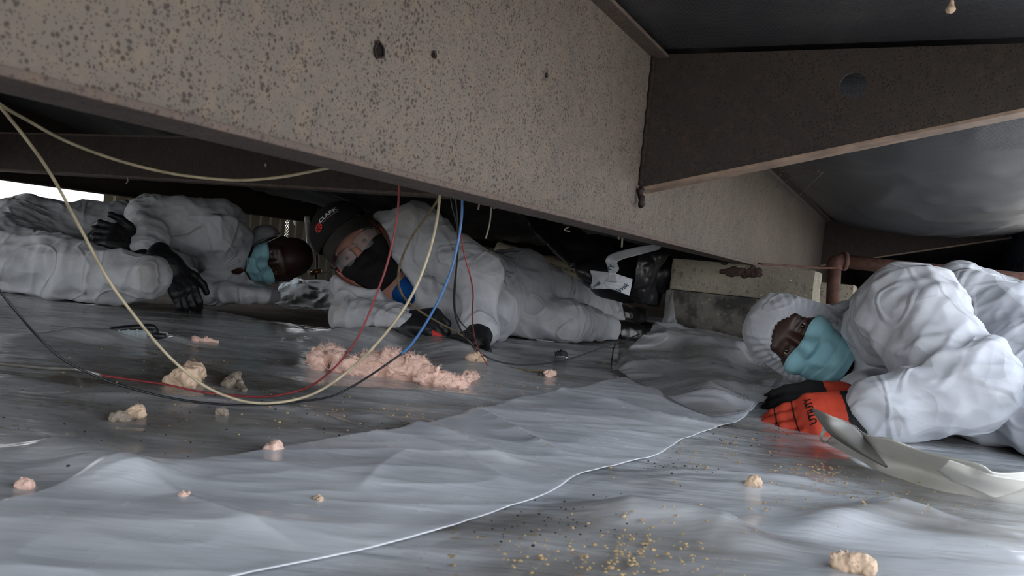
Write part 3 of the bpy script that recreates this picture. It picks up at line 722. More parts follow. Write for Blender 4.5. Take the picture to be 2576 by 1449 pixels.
Gd = loft(rows, 40, 30); Gd[..., 1] += 0.012 * ridge(Gd[..., 0] * 40, Gd[..., 2] * 20, 0 * Gd[..., 0])
V, F = thicken(Gd, 0.0005); o = obj('plastic_flap', V, F, m_film3); tag(o, 'narrow clear plastic strip climbing the left corner of the block pier', 'plastic sheet')

# ================================================================== block pier
def slab_block(c0, c1, b0, b1, z0, z1, mat, name, label, seed, parent=None):
    bm = bmesh.new()
    nx_, ny_, nz_ = 26, 12, 12
    bmesh.ops.create_cube(bm, size=1.0)
    bmesh.ops.bevel(bm, geom=bm.edges[:], offset=0.012, segments=2, affect='EDGES', clamp_overlap=True)
    bmesh.ops.subdivide_edges(bm, edges=bm.edges[:], cuts=4, use_grid_fill=True)
    V = np.array([v.co[:] for v in bm.verts]); bm.verts.index_update(); F = [tuple(v.index for v in f.verts) for f in bm.faces]; bm.free()
    n = vnoise(V[:, 0] * 14 + seed, V[:, 1] * 9, V[:, 2] * 6) - 0.5
    Wp = np.array([BC(b0 + (b1 - b0) * (v[1] + 0.5), c0 + (c1 - c0) * (v[0] + 0.5), z0 + (z1 - z0) * (v[2] + 0.5)) for v in V])
    Wp += (vB[None] * (V[:, 1:2] * 2) + vC[None] * (V[:, 0:1] * 2)) * (n * 0.004)[:, None]
    o = obj(name, Wp, F, mat, parent, smooth=False); return tag(o, label, 'block')
pl = P(1690, 652, 2.38); b_p, c_p = toBC(pl)
slab_block(c_p + 0.002, c_p + 0.405, b_p, b_p + 0.19, 0.217, 0.309, m_block, 'concrete_block', 'pale flat concrete cap block on top of the pier under the long beam', 1.0)
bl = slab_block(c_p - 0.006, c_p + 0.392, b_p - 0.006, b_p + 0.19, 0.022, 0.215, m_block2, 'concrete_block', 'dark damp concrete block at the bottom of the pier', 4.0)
slab_block(CE - 0.80, CE - 0.60, 3.0, 3.19, 0.01, 0.29, m_block, 'concrete_block', 'tan block standing behind the rusty pipe elbow', 9.0)
# dried mud on the cap block
pr = []
for i in range(34):
    x = random.gauss(1872, 26); y = 684 + (x - 1872) * 0.10 + random.gauss(0, 7) 
    if i < 8: x = 1815 + i * 6; y = 683 + random.uniform(-2, 2)
    v = vF + (x - PW / 2) / FP * vR - (y - PH / 2) / FP * vU; p = CAM + v * ((b_p - 0.001) / float(np.dot(v, vB)))
    pr.append(Ell(p, (0.006 + random.random() * 0.007, 0.006, 0.005 + random.random() * 0.005), k=0.004))
V, F = sdf_mesh(pr, 0.0018, lambda p: 0.002 * (vnoise(p[:, 0] * 300, p[:, 1] * 300, p[:, 2] * 300) - 0.5)); o = obj('mud_nest', V, F, m_mud); tag(o, 'brown dried mud nest stuck on the front of the pale cap block', 'mud nest')

# ================================================================== people
class Fr:                                             # local frame: x right of the head, y backwards, z crown
    def __init__(s, o, up, face, sc=1.0):
        s.o = np.asarray(o, float); z = nrm(up); f = np.asarray(face, float); f = nrm(f - z * (f @ z)); y = -f; x = np.cross(y, z)
        s.R = np.stack([x, y, z], 1); s.sc = sc
    def w(s, p): return s.o + s.sc * (np.asarray(p, float) @ s.R.T)
    def d(s, v): return np.asarray(v, float) @ s.R.T
def head_prims(fr, ears=True, neck_to=None, k=1.0):
    W, R, q = fr.w, fr.R, fr.sc
    E = lambda c, r, kk=0.02, sub=False: Ell(W(c), np.array(r) * q, R, kk * q, sub)
    C = lambda a, b, r0, r1, kk=0.015, sub=False: Cap(W(a), W(b), r0 * q, r1 * q, kk * q, sub=sub)
    pr = [E((0, .012, .030), (.076, .096, .086)), E((0, -.022, -.028), (.067, .070, .082), .03), E((0, -.042, -.085), (.050, .046, .036), .03), E((0, -.078, -.106), (.020, .018, .016), .015)]
    pr += [C((-.040, -.080, .024), (.040, -.080, .024), .011, .011, .02)]
    for sg in (-1, 1):
        pr += [E((sg * .046, -.066, -.026), (.022, .022, .020), .025), E((sg * .033, -.104, .003), (.017, .016, .013), .014, True)]
    pr += [C((0, -.090, .006), (0, -.113, -.036), .0085, .0135, .012)]
    for sg in (-1, 1): pr += [E((sg * .012, -.102, -.040), (.009, .011, .008), .008)]
    pr += [C((-.020, -.092, -.064), (.020, -.092, -.064), .0075, .0075, .008), C((-.017, -.090, -.077), (.017, -.090, -.077), .0085, .0085, .008)]
    for sg in (-1, 1):                                # lids
        pr += [C((sg * .020, -.086, .008), (sg * .046, -.080, .007), .0072, .0065, .004), C((sg * .021, -.085, -.0085), (sg * .045, -.080, -.0075), .0062, .0058, .004)]
    face = list(pr)
    if ears:
        for sg in (-1, 1):
            pr += [E((sg * .077, .014, -.004), (.011, .021, .032), .008), E((sg * .083, .006, -.002), (.006, .010, .018), .006, True), E((sg * .073, .004, -.032), (.010, .010, .010), .008)]
    nb = W((0, .045, -.20)) if neck_to is None else np.asarray(neck_to, float)
    pr += [Cap(W((0, .018, -.075)), nb, .054 * q, .060 * q, .03)]
    return pr, face
def eyes(fr, parent, look=(0, -1, 0)):
    for sg in (-1, 1):
        c = fr.w((sg * .033, -.0755, .0005)); r = .0125 * fr.sc
        V, F = sdf_mesh([Ell(c, (r, r, r), k=0.0)], 0.0016)
        e = obj('eye', V, F, m_eye, parent)
        lk = fr.d(nrm(look)); p = c + lk * r * 0.72
        V, F = sdf_mesh([Ell(p, (r * .5, r * .5, r * .5), k=0.0)], 0.0011); obj('iris', V, F, m_iris, e)
def trace(prims, pts, dirs, n=40, step=0.85, off=0.0):
    pts = np.array(pts, float); dirs = np.array(dirs, float)
    for _ in range(n):
        d = eval_prims(prims, pts) - off
        pts = pts + dirs * np.clip(d * step, -0.02, 0.05)[:, None]
    return pts
def face_mask(fr, face, parent, mat, z0=-.128, z1=-.010, span=64, pleat=.0035, name='face_mask', off=.004, loop=m_loop, top_dip=.010, th=.0016, droop=0.0, seed=0.0):
    nu, nv = 61, 49
    ph = np.radians(np.linspace(-span, span, nu))[None, :] + np.zeros((nv, 1)); t = np.linspace(0, 1, nv)[:, None] + 0 * ph
    side = (np.abs(ph) / np.radians(span)) ** 2
    za = z0 + 0.020 * side; zb = z1 - top_dip * side - 0.004 * np.cos(ph * 6) * (side < .5)
    z = za + (zb - za) * t
    pl = np.stack([np.sin(ph) * .2, -np.cos(ph) * .2 + .0, z], -1).reshape(-1, 3)
    dl = np.stack([-np.sin(ph), np.cos(ph), 0 * z], -1).reshape(-1, 3)
    q = fr.w(pl); dw = fr.d(dl); tt = np.zeros(len(q))
    for _ in range(40): tt = np.clip(tt + np.clip(eval_prims(face, q + dw * tt[:, None]) * .85, -.02, .05), 0, .155 * fr.sc)
    r = (.2 - tt / fr.sc).reshape(nv, nu)
    chin = np.where((z < -.095), 0.088 - 0.030 * side - 0.5 * np.clip(-.112 - z, 0, 1), 0)
    r = np.maximum(r, chin)
    for _ in range(10):
        b = r.copy(); b[1:-1, 1:-1] = (r[:-2, 1:-1] + r[2:, 1:-1] + r[1:-1, :-2] + r[1:-1, 2:]) / 4
        r = np.maximum(r, b) if _ < 8 else b
    bulge = np.sin(PI * t) * np.cos(np.clip(ph * 1.2, -PI / 2, PI / 2))
    r = r + off + .006 * bulge
    saw = (t * 5 + 0.25 * np.sin(ph * 2 + seed)) % 1.0
    r = r + pleat * (saw - .5) * np.clip(1.2 - t * 0.3, 0, 1) * (np.sin(PI * t) ** .5)
    r = r + pleat * 0.9 * (ridge(ph * 2.4 + seed, t * 2.2, 0 * t) - .5) * np.sin(PI * t)
    Gd = np.stack([np.sin(ph) * r, -np.cos(ph) * r, z + 0 * r], -1)
    Gd[..., 2] -= droop * np.abs(np.sin(ph)) * (1 - t)
    Wd = fr.w(Gd.reshape(-1, 3)).reshape(nv, nu, 3)
    V, F = thicken(Wd, th); o = obj(name, V, F, mat, parent)
    for sg, ui in ((-1, 0), (1, nu - 1)):
        a, b = Wd[nv - 4, ui], Wd[5, ui]
        ear = fr.w((sg * .088, .012, .012)); ear2 = fr.w((sg * .086, .022, -.02))
        mb = MB(); mb.tube(catmull([a, fr.w((sg * .084, -.02, .012)), ear, ear2, fr.w((sg * .080, -.01, -.05)), b], 26), .0014, 6); mb.build('ear_loop', loop, o, True)
    mb = MB(); mb.tube(Wd[nv - 3, 3:-3] + (fr.d((0, -1, 0)) * .001), .0013, 6); mb.build('nose_band', mat, o, True)
    return o
def hand_prims(w0, x, dors, mir=1, curl=(25, 35, 25), spread=1.0, sc=1.0, thumb=(.55, .75, -.35), fk=None):
    x = nrm(x); z = np.asarray(dors, float); z = nrm(z - x * (z @ x)); y = np.cross(z, x) * mir
    L = lambda p: np.asarray(w0, float) + sc * (p[0] * x + p[1] * y + p[2] * z)
    pr = [Cap(L((-.05, 0, 0)), L((.01, 0, 0)), .030 * sc, .029 * sc, .02, flat=(z, .78))]
    ys = (.030, .010, -.011, -.030)
    for yi in ys: pr.append(Cap(L((.008, yi * .55, 0)), L((.088, yi, .002)), .0165 * sc, .0135 * sc, .014))
    for i, (yi, f) in enumerate(zip(ys, (.95, 1.05, 1.0, .80))):
        p = np.array((.090, yi, .0)); a = 0.0; cu = curl if fk is None else fk[i]
        sp = math.radians((1.5 - i) * 5 * spread)
        for j, (ln, r) in enumerate(((.046, .0108), (.029, .0098), (.022, .0088))):
            a += math.radians(cu[j]); dv = np.array((math.cos(a) * math.cos(sp), math.sin(sp) * math.cos(a), -math.sin(a)))
            q = p + dv * ln * f; pr.append(Cap(L(p), L(q), r * sc, (r - .0012) * sc, .0035 if j else .008)); p = q
    t0 = np.array((.022, .026, -.006)); d = nrm(thumb); t1 = t0 + d * .046; d2 = nrm(d + np.array((.35, -.25, -.1))); t2 = t1 + d2 * .034; d3 = nrm(d2 + np.array((.35, -.35, -.15))); t3 = t2 + d3 * .027
    pr += [Cap(L(t0), L(t1), .0175 * sc, .0135 * sc, .012), Cap(L(t1), L(t2), .0125 * sc, .0110 * sc, .004), Cap(L(t2), L(t3), .0110 * sc, .0092 * sc, .004)]
    return pr, (L, x, y, z)
def glove(prims, mat, parent, name='glove', vox=.0026, wr=.0016, mats=None, split=None):
    V, F = sdf_mesh(prims, vox, lambda p: -wr * (ridge(p[:, 0] * 70, p[:, 1] * 70, p[:, 2] * 70) - .4))
    if split is None: return obj(name, V, F, mat, parent)
    a, b, c = V[F[:, 0]], V[F[:, 1]], V[F[:, 2]]; n = np.cross(b - a, c - a); n /= np.linalg.norm(n, axis=1)[:, None] + 1e-12
    return obj(name, V, F, mats, parent, mi=split(n, V[F].mean(1)).astype(int))
def text_vf(s, size, font_sp=1.0, bold=0.0):
    cu = bpy.data.curves.new('t', 'FONT'); cu.body = s; cu.size = size; cu.align_x = 'CENTER'; cu.align_y = 'CENTER'; cu.space_character = font_sp; cu.offset = bold; cu.resolution_u = 3
    ob = bpy.data.objects.new('t', cu); COL.objects.link(ob)
    dg = bpy.context.evaluated_depsgraph_get(); me = ob.evaluated_get(dg).to_mesh()
    bm = bmesh.new(); bm.from_mesh(me); ob.evaluated_get(dg).to_mesh_clear()
    bmesh.ops.triangulate(bm, faces=bm.faces[:]); bmesh.ops.subdivide_edges(bm, edges=[e for e in bm.edges if e.calc_length() > size * .25], cuts=1)
    bmesh.ops.triangulate(bm, faces=bm.faces[:]); bm.verts.index_update()
    V = np.array([v.co[:] for v in bm.verts]); F = [tuple(v.index for v in f.verts) for f in bm.faces]; bm.free()
    bpy.data.objects.remove(ob); bpy.data.curves.remove(cu)
    return V, F
def lay(V2, o, ex, ey, dr, prims, off=.0012, back=.04):   # lay flat print on a modelled surface
    o, ex, ey, dr = np.asarray(o, float), nrm(ex), nrm(ey), nrm(dr)
    p = o + V2[:, :1] * ex + V2[:, 1:2] * ey - dr * back
    return trace(prims, p, np.tile(dr, (len(p), 1)), 40, off=off)
def hexagon(r, n=6):
    V = [(r * math.cos(2 * PI * i / n + PI / 6), r * math.sin(2 * PI * i / n + PI / 6), 0) for i in range(n)]; return V
FLOOR_CUT = lambda z=0.016: Slab((0, 0, z), (0, 0, -1), (-4, -1, -0.3), (4, 6, z + .01))
class Below:
    def __init__(s, lo, hi, dz=.004): s.lo, s.hi, s.k, s.sub, s.dz = np.asarray(lo), np.asarray(hi), .006, True, dz
    def d(s, X, Y, Z): return Z - (HF(X[..., 0], Y[..., 0])[..., None] + s.dz) if X.ndim == 3 else Z - (HF(X, Y) + s.dz)
def below(): return Below((-4, .2, -.4), (4, 5, .12))
def suit(prims, name, mat, parent, vox, amp=.016, seed=0.0, e1=(1, 0, 0), along=4.5, across=13.0):
    V, F = sdf_mesh(prims, vox)
    N = vnormals(V, F); e1 = nrm(e1); e2 = nrm(np.cross(e1, (0.3, .5, .8))); e3 = np.cross(e1, e2); E = np.stack([e1 * along, e2 * across, e3 * across], 1)
    q = V @ E; q = q + 1.1 * np.stack([vnoise(*(V * 6 + seed + 3 * k).T) for k in range(3)], 1)
    d = amp * (worley(q + seed) - .5)
    q2 = V @ np.array([[.8, .6, 0], [-.6, .8, 0], [0, 0, 1]]) @ E * 2.1 + .8 * np.stack([vnoise(*(V * 16 + seed + 5 * k).T) for k in range(3)], 1)
    d += amp * .38 * (worley(q2 + 2 * seed) - .5)
    V = V + N * np.maximum(d, -.012)[:, None]
    return obj(name, V, F, mat, parent)
def FrE(x, y, d, up, face, sc=1.0):                   # head frame from where the middle of the eyes is
    f = Fr(P(x, y, d), up, face, sc); f.o = f.o - sc * f.d((0, -.0755, .0005)); return f

# ---------------------------------------------------------------- the man on the left
root = thing('person', G(300, 760, .02), 'bareheaded person in dusty white coverall, blue face mask and black gloves, lying at left', 'person')
frA = FrE(692, 659, 2.55, img(.985, .14, .02), img(.28, -.12, 1), .89)
hp, faceA = head_prims(frA, neck_to=P(585, 668, 2.66))
shU, elU, wrU = P(552, 578, 2.50), P(372, 548, 2.42), P(372, 622, 2.30)
shL, elL, wrL = P(590, 718, 2.62), P(480, 735, 2.40), P(425, 668, 2.20)
ch, wa, pe = P(530, 630, 2.70), P(330, 612, 2.64), P(60, 622, 2.50)
thN0, thN1, shN1 = P(0, 655, 2.32), P(372, 700, 2.15), P(30, 742, 2.30)
thF1, shF1 = P(-260, 600, 2.35), P(-300, 720, 2.7)
bp = hp + [Cap(ch, wa, .115, .10, .05), Cap(wa, pe, .10, .12, .05), Cap(shU, shL, .06, .06, .06), Cap(shU, elU, .048, .036, .03), Cap(elU, wrU, .036, .026, .02), Cap(shL, elL, .048, .036, .03), Cap(elL, wrL, .036, .026, .02),
           Cap(pe, thN0, .1, .085, .05), Cap(thN0, thN1, .085, .045, .03), Cap(thN1, shN1, .042, .034, .02), Cap(pe, thF1, .09, .06, .04), Cap(thF1, shF1, .05, .035, .02), below()]
V, F = sdf_mesh(bp, .0038)
obj('body', V, F, m_skin_dark, root); eyes(frA, root)
sa = [Cap(ch, wa, .142, .122, .05, wr=.010, wf=(9, 9), seed=2, tw=6), Cap(wa, pe, .122, .15, .05, wr=.012, wf=(11, 7), seed=5), Cap(shU, shL, .085, .085, .06, wr=.004, seed=3),
      Cap(shU, elU, .088, .066, .03, wr=.011, wf=(20, 6), seed=7), Cap(elU, wrU + (wrU - elU) * .10, .062, .046, .02, wr=.010, wf=(26, 6), seed=9),
      Cap(shL, elL, .060, .05, .03, wr=.008, wf=(22, 6), seed=11), Cap(elL, wrL - (wrL - elL) * .2, .048, .038, .02, wr=.007, wf=(26, 6), seed=13),
      Cap(P(630, 725, 2.6), P(685, 742, 2.55), .035, .02, .03, wr=.006), Cap(P(560, 735, 2.42), P(670, 742, 2.42), .03, .022, .02, wr=.006),
      Cap(pe, thN0, .135, .118, .05, wr=.01), Cap(thN0, thN1, .118, .052, .03, wr=.009, wf=(13, 7), seed=17), Cap(thN1, shN1, .052, .06, .03, wr=.006, seed=19), Cap(pe, thF1, .12, .085, .05, wr=.008), Cap(thF1, shF1, .07, .05, .03, wr=.006),
      Ell(frA.w((.065, .06, -.10)), (.032, .055, .045), frA.R, .02), Cap(frA.w((.06, .09, -.15)), frA.w((-.06, .09, -.15)), .05, .05, .04, wr=.006),
      Ell(P(670, 600, 2.66), (.05, .045, .042), None, .02), Ell(frA.w((0, -.06, -.145)), (.034, .07, .045), frA.R, .012, True), Ell(frA.w((0, -.0, 0.0)), (.086, .13, .125), frA.R, .01, True), below()]
suit(sa, 'coverall', m_suit_l, root, .0044, .019, 3.0, img(1, .25, .2))
face_mask(frA, faceA, root, m_mask, pleat=.005, droop=.008, seed=1.0)
V, F = sdf_mesh([Ell(frA.w((0, .018, .032)), (.0785, .096, .0885), frA.R, 0), Slab(frA.w((0, -.050, .066)), frA.d((0, -1, -.18)), (-9, -9, -9), (9, 9, 9)), Slab(frA.w((0, 0, .0)), frA.d((0, .25, -1)), (-9, -9, -9), (9, 9, 9))], .003)
obj('hair', V, F, m_hair, root)
h1, _ = hand_prims(wrU + img(-.3, -.3, .2) * .02, img(-.62, .42, .5), img(-.3, .55, .75), -1, fk=((30, 50, 30), (34, 56, 34), (40, 60, 36), (44, 62, 36)), sc=1.0, thumb=(.8, .45, .3), spread=.4)
glove(h1 + [Cap(P(318, 648, 2.24), P(362, 640, 2.24), .014, .016, .02)], m_nitrile, root)
h2, _ = hand_prims(wrL, img(.55, -.80, .15), img(.55, .5, .75), 1, curl=(26, 40, 28), sc=.95, spread=.4)
glove(h2 + [Cap(wrL, wrL + (elL - wrL) * .38, .031, .034, .02), Cap(wrL, P(385, 650, 2.18), .03, .024, .02)], m_nitrile, root)
zp = trace(sa[:1] + sa[2:3], [P(x, y, 2.30) for x, y in catmull([(488, 712, 0), (520, 692, 0), (560, 676, 0), (604, 655, 0)], 24)[:, :2]], [nrm(P(x, y, 3) - CAM) for x, y in catmull([(488, 712, 0), (520, 692, 0), (560, 676, 0), (604, 655, 0)], 24)[:, :2]], off=.003)
mb = MB(); mb.tube(zp, .0042, 6); mb.build('zip_flap', m_suit_l, root, True)

# ---------------------------------------------------------------- the man in the cap
root = thing('person', G(1100, 860, .02), 'person in black cap, clear glasses and black mask, white coverall open over blue shirt', 'person')
frB = FrE(895, 626, 2.12, img(-.70, .70, .14), img(-.04, .09, 1))
hp, faceB = head_prims(frB, neck_to=P(985, 700, 2.27))
shU, elU, wrU = P(1048, 600, 2.22), P(1204, 690, 2.10), P(1207, 832, 2.0)
shL, elL, wrL = P(915, 752, 2.25), P(888, 800, 2.14), P(1000, 812, 2.03)
ch, wa, pe = P(1050, 690, 2.36), P(1170, 735, 2.46), P(1290, 742, 2.62)
knU, anU = P(1440, 762, 2.72), P(1532, 790, 2.90); knL, anL = P(1420, 812, 2.52), P(1540, 838, 2.76)
hiU, hiL = P(1300, 715, 2.62), P(1285, 800, 2.56)
bp = hp + [Cap(ch, wa, .115, .105, .05), Cap(wa, pe, .105, .115, .05), Cap(shU, shL, .06, .06, .06), Cap(shU, elU, .05, .036, .03), Cap(elU, wrU, .034, .025, .02), Cap(shL, elL, .05, .036, .03), Cap(elL, wrL, .034, .025, .02),
           Cap(hiU, knU, .08, .05, .04), Cap(knU, anU, .045, .03, .02), Cap(hiL, knL, .075, .048, .04), Cap(knL, anL, .045, .028, .02), below()]
V, F = sdf_mesh(bp, .0038)
Fc = V[F].mean(1); le = ((Fc - frB.o) @ frB.R)
ear = (np.abs(le[:, 0]) > .071) & (le[:, 2] < .04) & (le[:, 2] > -.06) & (le[:, 1] > -.02) & (le[:, 1] < .05)
obj('body', V, F, [m_skin_light, m_ear], root, mi=ear.astype(int)); eyes(frB, root, (0, -1, -.12))
sb = [Cap(ch, wa, .142, .128, .05, wr=.010, wf=(9, 8), seed=21, tw=8), Cap(wa, pe, .128, .142, .05, wr=.010, wf=(12, 8), seed=23), Cap(shU, shL, .088, .082, .06, wr=.006, seed=25),
      Cap(shU, elU, .080, .060, .04, wr=.010, wf=(18, 7), seed=27), Cap(elU, wrU, .056, .047, .02, wr=.005, wf=(14, 5), seed=29),
      Cap(shL, elL, .078, .060, .03, wr=.012, wf=(24, 4), seed=31), Cap(elL, wrL, .056, .045, .02, wr=.010, wf=(34, 5), seed=33),
      Cap(P(950, 580, 2.16), P(1000, 655, 2.14), .028, .020, .02, wr=.006), Cap(P(950, 575, 2.2), P(1040, 560, 2.2), .04, .05, .03, wr=.008),
      Cap(P(868, 715, 2.2), P(935, 735, 2.16), .034, .03, .03, wr=.007), Cap(P(1000, 745, 2.17), P(1230, 790, 2.3), .055, .085, .05, wr=.009, wf=(10, 8)),
      Cap(hiU, knU, .112, .076, .04, wr=.012, wf=(14, 7), seed=35), Cap(knU, anU, .072, .060, .02, wr=.012, wf=(22, 6), seed=37), Cap(hiL, knL, .095, .072, .04, wr=.013, wf=(16, 7), seed=39), Cap(knL, anL, .070, .044, .02, wr=.012, wf=(20, 6), seed=41),
      Ell(frB.w((0, -.055, -.160)), (.042, .10, .055), frB.R, .012, True), Cap(P(972, 686, 2.08), P(1040, 726, 2.08), .042, .006, .008, flat=(vF, 3.4), sub=True), Ell(frB.w((0, -.01, .0)), (.094, .16, .132), frB.R, .01, True), below()]
suit(sb, 'coverall', m_suit_m, root, .0044, .017, 9.0, img(.6, -.7, .2))
V, F = sdf_mesh([Cap(P(968, 685, 2.235), P(1065, 738, 2.25), .060, .058, .02, wr=.003), Ell(frB.w((0, -.02, -.04)), (.074, .10, .095), frB.R, .01, True), below()], .004)
obj('shirt', V, F, m_blue, root)
mk = face_mask(frB, faceB, root, m_maskblack, z0=-.130, z1=-.016, span=66, pleat=.001, name='face_mask', loop=m_black_el, top_dip=.004, th=.002, off=.005, seed=4.0)
# cap
cc_ = np.array((0, .014, .066)); rx, ry, rz = .087, .110, .080
nph, nel = 64, 22; Gv = []
for i in range(nel):
    t = i / (nel - 1); row = []
    for j in range(nph):
        a = 2 * PI * j / nph; e = t * PI / 2
        sq = 1 + .03 * math.sin(2 * e)
        seam = 1 - .006 * math.exp(-((((j * 6 / nph) % 1) - .5) / .04) ** 2) * math.cos(e)
        p = cc_ + np.array((rx * math.sin(a) * math.cos(e), -ry * math.cos(a) * math.cos(e), rz * math.sin(e))) * sq * seam
        p[2] += (1 - t) * (.008 * math.cos(a) - .006); row.append(p)
    Gv.append(row)
Gv = np.array(Gv); Vw = frB.w(Gv.reshape(-1, 3))
Fw = [(i * nph + j, i * nph + (j + 1) % nph, (i + 1) * nph + (j + 1) % nph, (i + 1) * nph + j) for i in range(nel - 1) for j in range(nph)]
capo = obj('cap', Vw, Fw, m_cap, root); md = capo.modifiers.new('s', 'SOLIDIFY'); md.thickness = .002; md.offset = -1
nu, nv = 41, 14; Gb = np.zeros((nv, nu, 3))
for i in range(nv):
    for j in range(nu):
        t = i / (nv - 1); a = math.radians(-60 + 120 * j / (nu - 1)); s_ = j / (nu - 1) * 2 - 1
        inn = cc_ + np.array((rx * math.sin(a), -ry * math.cos(a), .008 * math.cos(a) - .004))
        ext = .064 * (1 - abs(s_) ** 3.0)
        Gb[i, j] = inn + t * np.array((0.10 * ext * s_, -ext, -.028 * (1 - .5 * s_ * s_))) + np.array((0, 0, -.050 * s_ * s_ * (.3 + .7 * t) - .004 * t))
V, F = thicken(frB.w(Gb.reshape(-1, 3)).reshape(nv, nu, 3), .003); obj('brim', V, F, m_capbrim, capo)
V, F = sdf_mesh([Ell(frB.w(cc_ + np.array((0, 0, rz + .002))), (.008, .008, .005), frB.R, 0)], .0012); obj('button', V, F, m_cap, capo)
capE = [Ell(frB.w(cc_), (rx * 1.033, ry * 1.033, rz * 1.033), frB.R, 0)]
dn = frB.d(nrm((0, .80, -.60))); ex = frB.d((1, 0, 0)); ey = frB.d(nrm((0, .60, .80)))
oc = frB.w((.008, -.080, .114))
for (s, size, dx, dy, mt, bo) in (('CLARK', .0185, .004, .005, m_white_print, .0006), ('CONTRACTOR SERVICES', .0046, .006, -.0065, m_pale_print, 0.0), ('SERVICES', .004, .004, -.0125, m_red_print, 0.0)):
    V2, F2 = text_vf(s if dy > -.01 else '_____________', size, 1.0, bo); V2 = V2 + np.array((dx, dy, 0)); V = lay(V2, oc, ex, ey, dn, capE, .0008); obj('lettering', V, F2, mt, capo)
# red hexagon emblem with spokes
mb = MB(); rr = .0128
hv = hexagon(rr, 12); V2 = [(0, 0, 0)] + hv + hexagon(rr * .80, 12); n_ = 12
Fh = [(1 + i, 1 + (i + 1) % n_, 1 + n_ + (i + 1) % n_, 1 + n_ + i) for i in range(n_)]
for k in range(6):
    a = 2 * PI * k / 6; da = .36
    b0 = len(V2); V2 += [(rr * .25 * math.cos(a), rr * .25 * math.sin(a), 0), (rr * .84 * math.cos(a - da), rr * .84 * math.sin(a - da), 0), (rr * .84 * math.cos(a + da), rr * .84 * math.sin(a + da), 0)]
    Fh.append((b0, b0 + 1, b0 + 2))
    b0 = len(V2); V2 += [(0, 0, 0), (rr * .62 * math.cos(a - .2), rr * .62 * math.sin(a - .2), 0), (rr * .62 * math.cos(a + .2), rr * .62 * math.sin(a + .2), 0)]; Fh.append((b0, b0 + 1, b0 + 2))
V2 = np.array(V2) + np.array((-.036, -.004, 0)); V = lay(V2, oc, ex, ey, dn, capE, .001); obj('emblem', V, Fh, m_red_print, capo)
# safety glasses
gl = None
for sg in (-1, 1):
    nu, nv = 22, 14; Gl = np.zeros((nv, nu, 3))
    for i in range(nv):
        for j in range(nu):
            u = j / (nu - 1); v_ = i / (nv - 1) * 2 - 1
            x = .009 + .060 * u; h_ = .0225 * (math.sin(PI * (0.16 + .80 * u)) ** .45)
            zc = .001 - .003 * u
            Gl[i, j] = (sg * x, -.108 + 6.5 * (x ** 2) * 1.05 + .3 * (v_ * h_) * .3, zc + v_ * h_)
    V, F = thicken(frB.w(Gl.reshape(-1, 3)).reshape(nv, nu, 3), .0016)
    if gl is None:
        gl = obj('safety_glasses', V, F, m_lens, root)
    else: obj('lens', V, F, m_lens, gl)
    mb = MB(); mb.tube(catmull([frB.w((sg * .068, -.076, .006)), frB.w((sg * .078, -.05, .006)), frB.w((sg * .083, .0, .004)), frB.w((sg * .083, .02, -.004))], 14), .0028, 6); mb.build('temple_arm', m_lens, gl, True)
mb = MB(); mb.tube(catmull([frB.w((-.012, -.107, .006)), frB.w((0, -.112, .010)), frB.w((.012, -.107, .006))], 8), .0024, 6); mb.build('nose_bridge', m_lens, gl, True)
V, F = sdf_mesh([Ell(frB.w((0, .02, .028)), (.0785, .096, .080), frB.R, 0), Slab(frB.w((0, .0, .0)), frB.d((0, -1, -.2)), (-9, -9, -9), (9, 9, 9)), Slab(frB.w((0, 0, -.03)), frB.d((0, .2, -1)), (-9, -9, -9), (9, 9, 9)), Slab(frB.w((0, 0, .05)), frB.d((0, 0, 1)), (-9, -9, -9), (9, 9, 9))], .003)
obj('hair', V, F, m_hairbr, root)
h1, _ = hand_prims(wrL, img(.85, .05, .35), img(.05, .80, .6), -1, fk=((58, 80, 50), (62, 85, 50), (62, 85, 50), (60, 80, 50)), sc=1.08, thumb=(.75, .45, -.5))
glove(h1, m_nitrile, root)
h2, _ = hand_prims(P(1208, 843, 1.97), img(-.62, -.22, .75), img(-.15, .9, .42), 1, fk=((30, 40, 20), (34, 44, 20), (28, 40, 20), (22, 36, 20)), sc=.92, spread=1.6, thumb=(.6, .8, -.3))
glove(h2[1:] + [Cap(P(1208, 843, 1.97), wrU + (elU - wrU) * .15, .029, .030, .02)], m_nitrile, root)
# print of the shirt showing through the thin coverall
V2, F2 = text_vf('CLARK', .030, 1.0, .0005); v_ = nrm(P(1072, 692, 2) - CAM)
V = lay(V2, P(1072, 692, 2.0), img(.25, .95, 0), img(-.95, .25, 0), v_, sb[:4], .0012, .0); obj('lettering', V, F2, m_pale_print, root)
# boots
for i, (hl, toe, col) in enumerate(((P(1545, 792, 2.90), P(1590, 800, 2.98), 0), (P(1560, 838, 2.76), P(1612, 842, 2.84), 1))):
    fx = nrm(toe - hl); side = np.cross(fx, np.array((0, 0, 1.0))); upv = np.cross(side, fx)
    bt = [Cap(hl - fx * .03, hl + fx * .05, .045, .046, .02), Cap(hl + fx * .04, hl + fx * .13, .046, .040, .02, flat=(upv, .85)), below()]
    V, F = sdf_mesh(bt, .004, lambda p: -.002 * (ridge(p[:, 0] * 40, p[:, 1] * 40, p[:, 2] * 40) - .4)); b_ = obj('boot', V, F, m_boot, root)
    V, F = sdf_mesh([Cap(hl + fx * .155 - upv * .030, hl + fx * .155 + upv * .032, .016, .016, 0, flat=(side, 2.4)), Cap(hl + fx * .02 - upv * .05, hl + fx * .15 - upv * .046, .012, .012, .01, flat=(side, 3.0)), below()], .0035)
    obj('sole', V, F, m_sole, b_)

